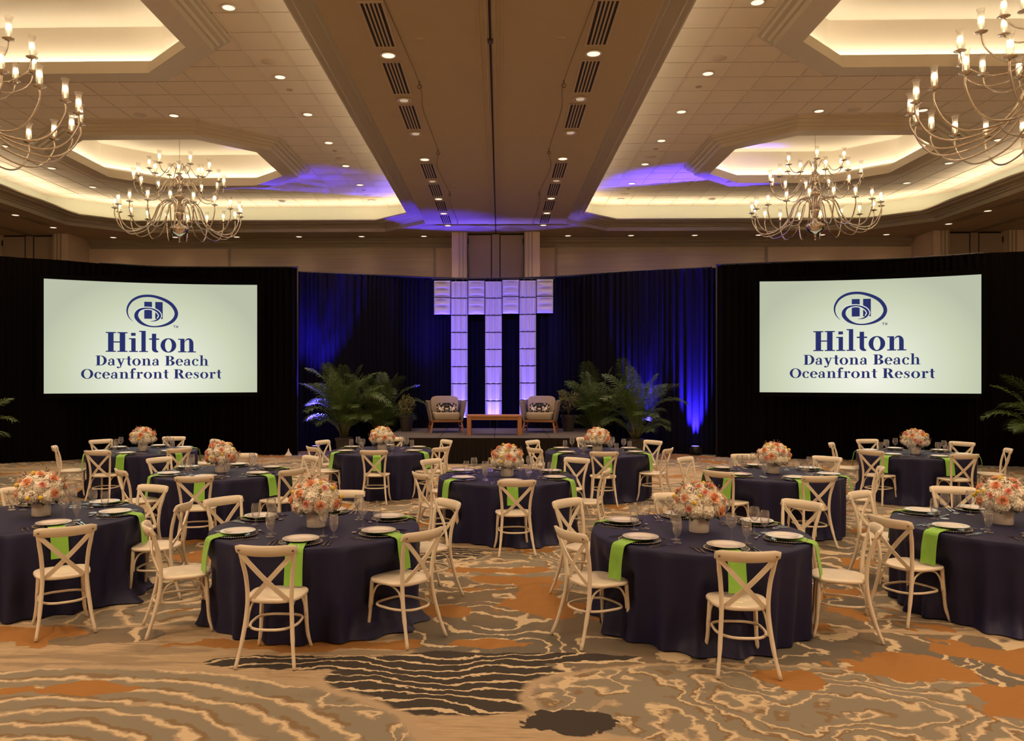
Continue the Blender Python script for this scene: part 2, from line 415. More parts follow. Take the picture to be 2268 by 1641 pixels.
def clip(poly, a, b, keep_left):
    out = []; n = len(poly); ex, ey = b[0] - a[0], b[1] - a[1]
    side = lambda p: (ex * (p[1] - a[1]) - ey * (p[0] - a[0])) * (1 if keep_left else -1)
    for i in range(n):
        p, q = poly[i], poly[(i + 1) % n]; sp, sq = side(p), side(q)
        if sp >= 0: out.append(p)
        if (sp > 0 and sq < 0) or (sp < 0 and sq > 0):
            k = sp / (sp - sq); out.append((p[0] + (q[0] - p[0]) * k, p[1] + (q[1] - p[1]) * k))
    return out
def area(p): return .5 * abs(sum(p[i - 1][0] * p[i][1] - p[i][0] * p[i - 1][1] for i in range(len(p))))
OCT = {}   # (side, k) -> centre and half sizes of the inner opening
for s in (-1, 1):
    OCT[s, 0] = (XC + s * 6.83, 17.2, 2.53, 2.42, 1.22, .53)
    OCT[s, 1] = (XC + s * 6.83, 9.3, 3.16, 3.16, 1.25, .55)
side_name = {-1: 'left', 1: 'right'}
for bi, s in enumerate((-1, 1)):
    B = bays[bi]; cx = XC + s * 6.53
    # crown moulding and lip
    prof = [(0, ZS), (0, 6.10), (.05, 6.11), (.07, 6.14), (.13, 6.145), (.15, 6.17), (.33, 6.175), (.36, 6.20), (.43, 6.205), (.46, 6.22), (.46, 6.25), (-.66, 6.25)]
    shell(f'trim_{bi+1}', sweep_profile(MB(), B, prof), M['crown'], f'stepped crown moulding round the {side_name[s]} ceiling bay')
    W = inset(B, -.68)
    shell(f'trim_{bi+3}', sweep_profile(MB(), W, [(0, 6.24), (0, ZT + .03)]), M['cove'], f'pale lit cove wall of the {side_name[s]} ceiling bay')
    # tile field
    holes = []
    for k in (0, 1):
        ox, oy, hx, hy, c, wd = OCT[s, k]; holes.append(octo(ox, oy, hx - .28, hy - .28, c - .1))
    up = MB().tri(W, [inset(h, .02) for h in holes], ZT + .03)
    field = shell(f'ceiling_{side_name[s]}', up, M['wood_trim'], f'suspended tile ceiling in the {side_name[s]} bay')
    x0 = -3.13 if s < 0 else 2.94                      # a runner line measured in the photograph
    i0 = math.floor((min(p[0] for p in W) - x0) / TILE); i1 = math.ceil((max(p[0] for p in W) - x0) / TILE)
    y00 = 22.62
    cells = []
    for i in range(i0, i1 + 1):
        for j in range(-39, 2):
            a, b = x0 + i * TILE, y00 + j * TILE; g = .014
            sq = [(a + g, b + g), (a + TILE - g, b + g), (a + TILE - g, b + TILE - g), (a + g, b + TILE - g)]
            for q in range(8):
                if not sq: break
                sq = clip(sq, W[q], W[(q + 1) % 8], True)
            if not sq or area(sq) < .004: continue
            pieces = [sq]
            for h in holes:
                hc = (sum(p[0] for p in h) / 8, sum(p[1] for p in h) / 8)
                new = []
                for pc in pieces:
                    rest = pc
                    if max(abs(p[0] - hc[0]) for p in pc) > 4.2 and min(abs(p[0] - hc[0]) for p in pc) > 4.2: new.append(pc); continue
                    for q in range(8):
                        o_ = clip(rest, h[q], h[(q + 1) % 8], False)
                        if o_ and area(o_) > .003: new.append(o_)
                        rest = clip(rest, h[q], h[(q + 1) % 8], True)
                        if not rest or area(rest) < 1e-4: rest = []; break
                pieces = new
            if pieces: cells.append((b, pieces))
    cells.sort(key=lambda c_: (c_[0] < 7.6, c_[0]))
    def tile_mb(mb, pieces):
        for pc in pieces:
            if len(pc) >= 3: mb.loft([[(x, y, ZT) for x, y in pc], [(x, y, ZT + .02) for x, y in pc]], caps=True)
        return mb
    for n_, (b, pcs) in enumerate(cells[:300]): shell('tile', tile_mb(MB(), pcs), M['tile'], parent=field)
    rest = MB()
    for b, pcs in cells[300:]: tile_mb(rest, pcs)
    if rest.v: tag(shell('tile_field', rest, M['tile'], parent=field), kind='stuff')
    bars = MB()                                         # the T-bars, a hair below the tiles
    def inside(x, y):
        ok = lambda P: all((P[(q + 1) % 8][0] - P[q][0]) * (y - P[q][1]) - (P[(q + 1) % 8][1] - P[q][1]) * (x - P[q][0]) > 0 for q in range(8))
        return ok(W) and not any(ok(h) for h in holes)
    def runs(fixed, lo, hi, along_y):
        on = None; v = lo
        while v <= hi:
            i_ = inside(fixed, v) if along_y else inside(v, fixed)
            if i_ and on is None: on = v
            if (not i_ or v + .05 > hi) and on is not None:
                if along_y: bars.box(fixed - .010, fixed + .010, on, v, ZT - .008, ZT + .022)
                else: bars.box(on, v, fixed - .0065, fixed + .0065, ZT + .008, ZT + .022)
                on = None
            v += .05
    for i in range(i0, i1 + 1): runs(x0 + i * TILE, -1.8, 22.8, True)
    for j in range(-39, 2): runs(y00 + j * TILE, cx - 5.6, cx + 5.6, False)
    shell('grid_runner', bars, M['grid'], parent=field)
    # octagonal coffers
    for k in (0, 1):
        ox, oy, hx, hy, c, wd = OCT[s, k]; O = octo(ox, oy, hx, hy, c)
        pr = [(0, ZT + .005), (0, 6.77), (.05, 6.765), (.06, 6.72), (.13, 6.715), (.15, 6.67), (.19, 6.665), (.21, 6.60), (wd, 6.60), (wd, 6.74), (wd - .05, 6.745), (wd - .05, 6.80), (.28, 6.80)]
        n_ = 5 + bi * 2 + k
        where = f"{'rear' if k == 0 else 'front'} {side_name[s]}"
        shell(f'trim_{n_}', sweep_profile(MB(), O, pr), M['octcrown'], f'octagonal stepped frame of the {where} ceiling dome')
        I = inset(O, .30)
        dm = sweep_profile(MB(), I, [(0, 6.79), (0, 7.40), (.01, 7.41)]); dm.tri(inset(I, .01), (), 7.41)
        shell(f'ceiling_{where.replace(" ", "_")}_dome', dm, M['dome'], f'pale recessed octagonal dome in the {where} ceiling')
        # LED strips lying on the ledge behind the lip
        L = inset(O, .39)
        for q in range(8):
            a, b = Vector(L[q]), Vector(L[(q + 1) % 8]); m = (a + b) / 2; ln = (b - a).length
            if ln < .2: continue
            lp = cs((m.x, m.y, 6.83))
            l = light('AREA', 'dome_led_strip', lp, P_OCT * ln, COVE, shape='RECTANGLE', size=ln * S * .98, size_y=.05)
            l.rotation_euler = (pi, 0, atan2(b.y - a.y, b.x - a.x))
    L = inset(B, -.10)
    for q in range(8):
        a, b = Vector(L[q]), Vector(L[(q + 1) % 8]); m = (a + b) / 2; ln = (b - a).length
        l = light('AREA', 'cove_led_strip', cs((m.x, m.y, 6.30)), P_COVE * ln, COVE, shape='RECTANGLE', size=ln * S * .98, size_y=.06)
        l.rotation_euler = (pi, 0, atan2(b.y - a.y, b.x - a.x))

# walls
def wallbox(name, x0, x1, y0, y1, z0, z1, mat, label=None, parent=None): return shell(name, MB().box(x0, x1, y0, y1, z0, z1), mat, label, parent)
ZF = 2.1 - 2.1 / S
wb = wallbox('wall_back', XC - XW, XC + XW, YB, YB + .2, ZF, ZS, M['wall'], 'tan back wall behind the drapes')
wallbox('wall_left', XC - XW - .2, XC - XW, Y0, YB + .2, ZF, ZS, M['wall'], 'tan left wall')
wallbox('wall_right', XC + XW, XC + XW + .2, Y0, YB + .2, ZF, ZS, M['wall'], 'tan right wall')
wallbox('wall_front', XC - XW, XC + XW, Y0 - .2, Y0, ZF, ZS, M['wall'], 'tan wall behind the camera')
for i, (a, b) in enumerate(((-7.75, -1.78), (1.75, 7.75))):
    wallbox('linen_panel', XC + a, XC + b, YB - .02, YB, 2.0, 5.74, M['linen'], parent=wb)
    for e in (a, b): wallbox('panel_edge', XC + e - .03, XC + e + .03, YB - .05, YB, 2.0, 5.74, M['wood_trim'], parent=wb)
def crown_run(n_, x0, x1):
    pr = [(0, ZS), (-.20, ZS), (-.20, 5.96), (-.15, 5.94), (-.14, 5.90), (-.06, 5.84), (-.05, 5.80), (-.02, 5.79), (-.02, 5.745), (0, 5.745)]
    mb = MB().loft([[(x0, YB + d, z) for d, z in pr], [(x1, YB + d, z) for d, z in pr]], caps=True)
    shell(f'trim_{n_}', mb, M['wood_trim'], f"crown moulding along the top of the back wall, {'left' if x1 < 0 else 'right'} of the centre partition")
crown_run(11, XC - 11.85, XC - 1.2); crown_run(12, XC + 1.2, XC + 11.85)
# partition pockets: centre, far left, far right
for i, cx in enumerate((XC - 13.1, XC, XC + 13.1)):
    where = ('far left', 'centre', 'far right')[i]
    r = empty('door_%d' % (i + 1)); tag(r, f'folding partition doors and piers in the {where} of the back wall', None, None, 'structure')
    for sx in (-1, 1):
        xa, xb = sorted((cx + sx * .79, cx + sx * 1.21))
        wallbox('pier', xa, xb, 22.1, YB, ZF, ZS, M['wall'], parent=r)
        for u in (.80, .90, 1.0):
            wallbox('pier_moulding', cx + sx * u - .018, cx + sx * u + .018, 22.075, 22.1, ZF, ZS, M['crown'], parent=r)
        xa, xb = sorted((cx + sx * .13, cx + sx * .77))
        wallbox('door_panel', xa, xb, 22.30, 22.38, ZF, 5.95, M['partition'], parent=r)
        wallbox('panel_gap', cx + sx * .12 - .012, cx + sx * .12 + .012, 22.29, 22.36, ZF, 5.95, M['slot'], parent=r)
        wallbox('hinge', cx + sx * .765 - .012, cx + sx * .765 + .012, 22.27, 22.30, 5.70, 5.85, M['slot'], parent=r)
    wallbox('centre_post', cx - .105, cx + .105, 22.29, 22.38, ZF, 5.97, M['partition'], parent=r)
    wallbox('back_panel', cx - .8, cx + .8, 22.40, 22.44, ZF, ZS, M['slot'], parent=r)
    t_ = empty('partition_track'); tag(t_, f'dark partition track slot along the {where} ceiling beam', 'ceiling track')
    wallbox('slot', cx - .014, cx + .014, -3.2, 22.28, ZS - .004, ZS + .02, M['slot'], parent=t_)
    for sx in (-1, 1):
        for u in (.05, .13):
            wallbox('rail', cx + sx * u - .012, cx + sx * u + .012, -3.2, 22.28, ZS - .012, ZS + .002, M['soffit'], parent=t_)
    if i == 1: wallbox('trolley', cx - .03, cx + .03, 9.35, 9.43, ZS - .03, ZS, M['hook'], parent=t_)

# ------------------------------------------------------------------ ceiling fittings
ORD = ['first', 'second', 'third', 'fourth', 'fifth', 'sixth', 'seventh', 'eighth', 'ninth', 'tenth', 'eleventh', 'twelfth', 'thirteenth']
me_ring = MB().lathe([(.088, .004), (.088, -.006), (.105, -.008), (.108, .004)], 24).mesh('trim_ring', M['grid'])
me_cone = MB().lathe([(.088, .0), (.07, .05), (.05, .08)], 24).mesh('reflector', M['reflector'])
me_lens = MB().lathe([(.001, .0), (.084, .0)], 20).mesh('lens', M['lens'])
me_lensd = MB().lathe([(.001, .0), (.068, .0)], 20).mesh('lens', M['lens_dim'])
def downlight(x, y, z, label, group, power=0.0, dim=False, R=1.0):
    p = cs((x, y, z)); r = empty('downlight', (p[0], p[1], p[2] - .012)); tag(r, label, 'downlight', group)
    put('trim_ring', me_ring, r, scale=(R, R, 1))
    put('reflector', me_cone, r, (0, 0, -.004), scale=(R, R, .08)); put('lens', me_lensd if dim else me_lens, r, (0, 0, -.0035), scale=(R, R, 1))
    if power:
        light('SPOT', 'downlight_lamp', (p[0], p[1], p[2] - .035), power, WARM, spot_size=rad(122), spot_blend=1.0, shadow_soft_size=.05)
me_slat = None
BDL = [9.79, 11.41, 13.0, 14.56, 16.22, 17.85, 19.47, 21.05]
VENT = [(8.42, 9.54), (10.04, 11.15), (11.65, 12.76), (14.88, 16.0), (16.5, 17.6), (18.13, 19.2), (19.73, 20.8)]
def vent(x, ya, yb, label, group):
    r = empty('air_vent', cs((x, (ya + yb) / 2, ZS))); tag(r, label, 'air vent', group)
    h = (yb - ya) / 2 * S; z = -.001
    f = MB()
    for (a, b, c, d) in ((-.15, .15, -h - .04, -h), (-.15, .15, h, h + .04), (-.15, -.118, -h, h), (.118, .15, -h, h)): f.box(a, b, c, d, z - .006, z + .0)
    f.build('vent_frame', M['ventframe'], r)
    MB().box(-.118, .118, -h, h, z - .002, z).build('duct', M['slot'], r)
    sl = MB().box(-.011, .011, -h, h, z - .007, z - .0015).mesh('slat', M['ventframe'])
    for u in (-.072, -.024, .024, .072): put('slat', sl, r, (u, 0, 0))
for s in (-1, 1):
    nm = side_name[s]
    for i, y in enumerate(reversed(BDL)):
        downlight(XC + s * 1.25, y, ZS, f'{ORD[i]} downlight from the stage in the centre beam, {nm} row', 'downlights in the centre beam', P_BEAM, dim=i in (3, 5, 6))
    for i, (a, b) in enumerate(reversed(VENT)):
        vent(XC + s * 1.25, a, b, f'{ORD[i]} slotted air vent from the stage in the centre beam, {nm} row', 'air vents in the centre beam')
    ys = [21.77, 19.96, 18.13, 16.31, 14.52, 12.68, 10.26, 8.4, 6.3, 4.2, 1.8]
    for i, y in enumerate(ys):
        if i < 7: downlight(XC + s * 3.375, y, ZT, f'{ORD[i]} downlight from the stage in the {nm} tile bay, row nearest the centre beam', 'downlights in the tile bays', P_DOWN)
        else: light('SPOT', 'downlight_lamp', cs((XC + s * 3.375, y, ZT - .03)), P_DOWN, WARM, spot_size=rad(122), spot_blend=1.0, shadow_soft_size=.05)
    for i, y in enumerate([20.05, 18.19, 16.4, 14.5, 12.6, 10.3]):
        if i < 3: downlight(XC + s * 10.15, y, ZT, f'{ORD[i]} downlight from the stage in the {nm} tile bay, outer row', 'downlights in the tile bays', P_DOWN)
        else: light('SPOT', 'downlight_lamp', cs((XC + s * 10.15, y, ZT - .03)), P_DOWN, WARM, spot_size=rad(122), spot_blend=1.0, shadow_soft_size=.05)
    downlight(XC + s * 5.83, 21.8, ZT, f'downlight in the {nm} tile bay between the dome and the back cove', 'downlights in the tile bays', 0, dim=True)
    for x, wd in ((5.83, 'inner'), (7.67, 'outer')):
        downlight(XC + s * x, 14.53, ZT, f'{wd} of two downlights between the front and rear {nm} domes', 'downlights in the tile bays', P_DOWN)
    for x in (6.0, 8.0): light('SPOT', 'downlight_lamp', cs((XC + s * x, 5.3, ZT - .03)), P_DOWN, WARM, spot_size=rad(122), spot_blend=1.0, shadow_soft_size=.05)
    for i, x in enumerate((2.03, 3.8, 5.58, 7.36, 9.12, 10.9)):
        if s == -1 or True: downlight(XC + s * x, 22.67, ZS, f'{ORD[i]} downlight outward from the centre in the back soffit, {nm} side', 'downlights in the back soffit', 9, dim=False)
    for i, y in enumerate((21.1, 19.43)):
        downlight(XC + s * 11.75, y, ZS, f'{ORD[i]} downlight from the back in the {nm} side soffit', 'downlights in the side soffits', 9)
    for i, (a, b) in enumerate(((19.75, 20.8), (18.1, 19.2))):
        vent(XC + s * 11.75, a, b, f'{ORD[i]} slotted air vent from the back in the {nm} side soffit', 'air vents in the side soffits')
    # hooks, cover discs, speakers
    hy = [10.69, 13.92, 17.16, 20.45]
    hk = MB().tube([(0, 0, .0), (0, 0, -.05)], .006, 6); hk.tube([(.028 * cos(a), 0, -.078 + .028 * sin(a)) for a in [2 * pi * q / 14 for q in range(14)]], .005, 6, closed=True)
    hm = hk.mesh('ceiling_hook', M['hook'])
    for i, y in enumerate(hy):
        tag(put('ceiling_hook', hm, None, cs((XC + s * .96, y, ZS))), f'{ORD[i]} bronze ring hook from the camera in the centre beam, {nm} side', 'hook', 'ring hooks in the centre beam')
    dm_ = MB().lathe([(.001, -.012), (.05, -.012), (.058, 0)], 16).mesh('cover_disc', M['disc'])
    for i, y in enumerate((9.34, 13.0, 16.63, 20.62)):
        tag(put('cover_disc', dm_, None, cs((XC + s * .82, y, ZS))), f'{ORD[i]} round cover plate from the camera in the centre beam, {nm} side', 'cover plate', 'cover plates in the centre beam')
    for i, (x, y) in enumerate(((3.38, 13.28), (3.38, 16.93), (3.38, 20.57))):
        tag(put('cover_disc', dm_, None, cs((XC + s * x, y, ZT))), f'{ORD[i]} small round cover plate from the camera in the {nm} tile bay', 'cover plate', 'cover plates in the tile bays')
    spk = MB().lathe([(.001, -.008), (.10, -.008), (.105, -.004), (.125, -.004), (.13, 0)], 24).mesh('ceiling_speaker', M['grille'])
    for i, (x, y) in enumerate(((3.38, 12.09), (3.38, 17.54), (3.38, 21.2), (6.44, 14.5))):
        tag(put('ceiling_speaker', spk, None, cs((XC + s * x, y, ZT))), f"{('round speaker grille in front of the rear dome', 'round speaker grille beside the rear dome', 'round speaker grille near the back cove', 'round speaker grille between the two domes')[i]}, {nm} tile bay", 'speaker', 'ceiling speakers')
    # loose wire strung from hook to hook
    wp = [cs((XC + s * 1.10, 8.3, ZS - .01))]
    for i, y in enumerate(hy):
        wp.append(cs((XC + s * .96, y, ZS - .03)))
        if i < 3: wp.append(cs((XC + s * (1.02 + .05 * (i % 2)), y + 1.2, ZS - .008)))
    tag(MB().tube(smooth_path(wp, 4), .0035, 5).build('ceiling_wire', M['hook']), f'thin wire strung between the hooks on the {nm} side of the centre beam', 'wire')
    c0 = OCT[s, 1]; q = MB().lathe([(.001, .0), (.04, .0), (.045, .02), (.03, .03), (.001, .045)], 14).build('sprinkler', M['silver'], None, cs((c0[0] - s * 2.0 + (0 if s > 0 else 0), c0[1] + c0[3] - .31, 7.24)), (pi / 2, 0, 0))
    tag(q, f'small round wall sprinkler in the front {nm} ceiling dome', 'sprinkler')

# ------------------------------------------------------------------ chandeliers
def arm_path(kind, R):
    if kind == 0: return [(.09, 0), (.13, .22), (.22, .26), (.33, .14), (.42, -.16), (.56, -.40), (.78, -.50), (.92, -.40), (1.0, -.16), (1.0, -.01)]
    if kind == 1: return [(.08, -.05), (.16, .06), (.30, .04), (.42, -.16), (.60, -.33), (.80, -.33), (.96, -.18), (1.0, -.01)]
    return [(.08, .0), (.2, .12), (.42, .0), (.62, -.16), (.85, -.14), (1.0, -.01)]
me_pan = MB().lathe([(.004, -.012), (.03, -.008), (.072, .006), (.075, .010), (.03, .0), (.02, .03), (.024, .035)], 16).mesh('drip_pan', M['chrome'])
me_candle = MB().lathe([(.013, .03), (.013, .125), (.004, .13)], 8, cap1=True).mesh('candle_sleeve', M['candle'])
me_bulb = MB().lathe([(.004, .128), (.024, .145), (.028, .162), (.017, .19), (.001, .205)], 8).mesh('flame_bulb', M['flame'])
me_shade = MB().lathe([(.022, .034), (.034, .05), (.040, .08), (.040, .13), (.036, .19), (.036, .23), (.042, .262), (.054, .285)], 16).mesh('glass_shade', M['shade_glass'])
def chandelier(x, y, dz, rf, counts, label, ztop, power):
    root = empty('chandelier', (x, y, 5.82 + dz)); tag(root, label, 'chandelier', 'four glass and silver chandeliers')
    col = [(.001, -.69), (.02, -.685), (.022, -.665), (.01, -.65), (.012, -.63), (.03, -.60), (.012, -.575), (.02, -.55), (.09, -.53), (.17, -.47), (.205, -.40), (.205, -.36), (.19, -.33), (.15, -.31), (.08, -.28), (.04, -.24), (.03, -.18), (.07, -.12), (.10, -.02), (.085, .10), (.05, .14), (.03, .2), (.035, .28), (.11, .33), (.13, .38), (.12, .42), (.07, .44), (.035, .5), (.035, .56), (.06, .62), (.075, .68), (.05, .74), (.085, .78), (.085, .82), (.04, .86), (.02, .95), (.05, 1.02), (.04, 1.08), (.015, 1.12), (.012, 1.2)]
    MB().lathe(col, 24).build('column', M['chrome'], root)
    bd = MB()
    for r_, z_ in ((.205, -.35), (.13, .40), (.085, .80)):
        for q in range(28):
            a = 2 * pi * q / 28; bd.sphere((r_ * cos(a), r_ * sin(a), z_), .011, 5, 4)
    bd.build('bead_trim', M['chrome'], root)
    ch = MB(); zz = 1.2; k = 0
    while zz < ztop - (5.82 + dz):
        pts = [((.012 * cos(a)) if k % 2 else 0, 0 if k % 2 else (.012 * cos(a)), zz + .03 + .03 * sin(a)) for a in [2 * pi * q / 8 for q in range(8)]]
        ch.tube(pts, .0035, 5, closed=True); zz += .048; k += 1
    ch.build('chain', M['chrome'], root)
    lamps = []
    for tier, (R, z0, n) in enumerate(((1.36, 0.0, counts[0]), (.975, .67, counts[1]), (.66, .99, counts[2]))):
        R *= rf; path = arm_path(tier, R)
        pts = smooth_path([(p * R if p > .2 else .08 + (p - .08) * R, 0, q) for p, q in path], 4)
        arm = MB().tube(pts, .013 if tier == 0 else .010, 6).mesh('arm', M['chrome'])
        for i in range(n):
            a = 2 * pi * (i + .5 * (tier % 2) + .2) / n
            ar = put('arm', arm, root, (0, 0, z0), (0, 0, a))
            for nm, me in (('drip_pan', me_pan), ('candle_sleeve', me_candle), ('flame_bulb', me_bulb), ('glass_shade', me_shade)):
                put(nm, me, ar, (R, 0, 0))
            lamps.append((x + R * cos(a), y + R * sin(a), 5.82 + dz + z0 + .165))
    rr = .47 * 1.36 * rf
    MB().tube([(rr * cos(2 * pi * q / 40), rr * sin(2 * pi * q / 40), -.30) for q in range(40)], .007, 5, closed=True).build('brace_ring', M['chrome'], root)
    step = len(lamps) / 9.0
    for q in range(9):
        p = lamps[int(q * step)]
        light('POINT', 'candle_lamp', p, power * len(lamps) / 9, WARM, shadow_soft_size=.012)
for s in (-1, 1):
    nm = side_name[s]
    p = cs((XC + s * 6.80, 17.2, 0)); chandelier(p[0], p[1], 0, 1.0, (18, 12, 6), f'three-tier candle chandelier under the rear {nm} dome', 7.72, P_CHAND)
    p = cs((XC + s * 6.83, 9.3, 0)); chandelier(p[0], p[1], -.27, 1.42, (24, 15, 9), f'large candle chandelier under the front {nm} dome, cut by the picture edge', 7.72, P_CHAND)

# unseen point lamps added high beside the camera as fill on chairs and vases
for s in (-1, 1):
    for k in range(3): light('POINT', 'added_fill_lamp', (s * 7.2 + k - 1, 1.2 + .7 * (k % 2), 5.75), 190, WARM, shadow_soft_size=.12)
# ------------------------------------------------------------------ drapes
ZD = 4.85
def drape(pts, z0, z1, mat, label, pitch=.16, amp=.035, seed=1):
    rnd = random.Random(seed); P = smooth_path([(x, y, 0) for x, y in pts], 12); L = [0]
    for i in range(1, len(P)): L.append(L[-1] + (P[i] - P[i - 1]).length)
    n = int(L[-1] / .028); rows = [z0, z0 + .03, z0 + .5, z0 + 1.6, z0 + 3.0, z1 - .35, z1 - .08, z1]; cols = []; j = 0; ph = 0.0; amp_k = 1.0
    for i in range(n + 1):
        s_ = L[-1] * i / n
        while j < len(P) - 2 and L[j + 1] < s_: j += 1
        k = (s_ - L[j]) / max(1e-6, L[j + 1] - L[j]); p = P[j].lerp(P[j + 1], k); t = (P[j + 1] - P[j]).normalized(); nn = Vector((-t.y, t.x, 0))
        if i % 12 == 0: f_ = rnd.uniform(.65, 1.5); amp_k = rnd.uniform(.5, 1.5)
        ph += 2 * pi * .028 / pitch * f_
        cols.append([p + nn * (amp * amp_k * sin(ph) * (1.15 - .25 * q / 7 if q < 7 else .35) + .012 * sin(ph * .37 + q * .7)) + Vector((0, 0, z + .006 * sin(s_ * 1.3) * (1 if q == 7 else 0))) for q, z in enumerate(rows)])
    mb = MB(); mb.loft(cols, caps=False, closed=False, smooth=True)
    o = mb.build('drape', mat); tag(o, label, 'drape'); return o
DL = [(-13.4, 16.9), (-11.65, 18.5), (-10.62, 19.12), (-9.95, 19.75), (-8.89, 20.42), (-7.73, 20.58), (-6.5, 20.62), (-5.24, 20.62)]
DR = [(5.50, 20.42), (7.51, 19.9), (8.88, 19.66), (10.05, 19.2), (11.06, 18.58), (11.78, 18.32), (13.4, 17.4)]
drape(DL, 0.01, ZD, M['blackdrape'], 'black velour drape behind the left projection screen', seed=2)
drape(DR, 0.01, ZD, M['blackdrape'], 'black velour drape behind the right projection screen', seed=3)
drape([(-6.2, 21.36), (-5.46, 21.64), (-4.2, 22.05), (-2.85, 22.56)], 0.01, ZD, M['navydrape'], 'navy drape left of the stage beside the left screen', seed=4)
drape([(-3.15, 22.52), (-1.9, 23.0), (-.18, 23.27), (1.7, 22.77), (2.6, 22.38)], 0.01, ZD, M['navydrape'], 'navy drape behind the lit panel columns', seed=5)
drape([(2.3, 22.42), (3.55, 21.66), (4.6, 21.2), (6.3, 20.70)], 0.01, ZD, M['navydrape'], 'navy drape right of the stage beside the right screen', seed=6)
def pipe_run(pts, label):
    r = empty('drape_pipe'); tag(r, label, 'pipe')
    P = [(x, y, ZD + .005) for x, y in pts]; MB().tube(smooth_path(P, 6), .022, 8).build('cross_bar', M['pipe'], r)
    for x, y in (pts[0], pts[-1]): MB().tube([(x, y + .08, 0), (x, y + .08, ZD + .04)], .024, 8).build('upright', M['pipe'], r)
pipe_run(DL[3:], 'dark cross bar holding the left black drape')
pipe_run(DR[:-2], 'dark cross bar holding the right black drape')
pipe_run([(-5.46, 21.68), (-4.2, 22.08), (-3.0, 22.5), (-1.9, 22.97), (-.18, 23.24), (1.7, 22.74), (3.55, 21.7), (5.5, 20.95)], 'dark cross bar holding the navy drapes')

# ------------------------------------------------------------------ projection screens and their lettering
def ell(cx, cy, ao, bo, ai, bi, t0=0, t1=360, n=28, dx=0, dy=0):
    """annular piece between two ellipses, as quads"""
    out = []
    for i in range(n):
        a, b = rad(t0 + (t1 - t0) * i / n), rad(t0 + (t1 - t0) * (i + 1) / n)
        out.append([(cx + ao * cos(a), cy + bo * sin(a)), (cx + ao * cos(b), cy + bo * sin(b)), (cx + dx + ai * cos(b), cy + dy + bi * sin(b)), (cx + dx + ai * cos(a), cy + dy + bi * sin(a))])
    return out
def R_(x0, y0, x1, y1): return [[(x0, y0), (x1, y0), (x1, y1), (x0, y1)]]
def disc(cx, cy, r, n=16): return [[(cx + r * cos(2 * pi * i / n), cy + r * sin(2 * pi * i / n)) for i in range(n)]]
def stroke(pts, k=5):
    """variable-width line through (x, y, w)"""
    P = smooth_path(pts, k); out = []; e = []
    for i, p in enumerate(P):
        t = P[min(i + 1, len(P) - 1)] - P[max(i - 1, 0)]; l = hypot(t.x, t.y) or 1; nx, ny = -t.y / l, t.x / l; w_ = max(.001, p.z) / 2
        e.append(((p.x + nx * w_, p.y + ny * w_), (p.x - nx * w_, p.y - ny * w_)))
    for a, b in zip(e, e[1:]): out.append([a[0], b[0], b[1], a[1]])
    return out
SW, TH, X_ = .20, .055, .70           # stem, hairline, x-height (cap height 1)
def serif(x0, x1, y): return R_(x0, y, x1, y + TH)
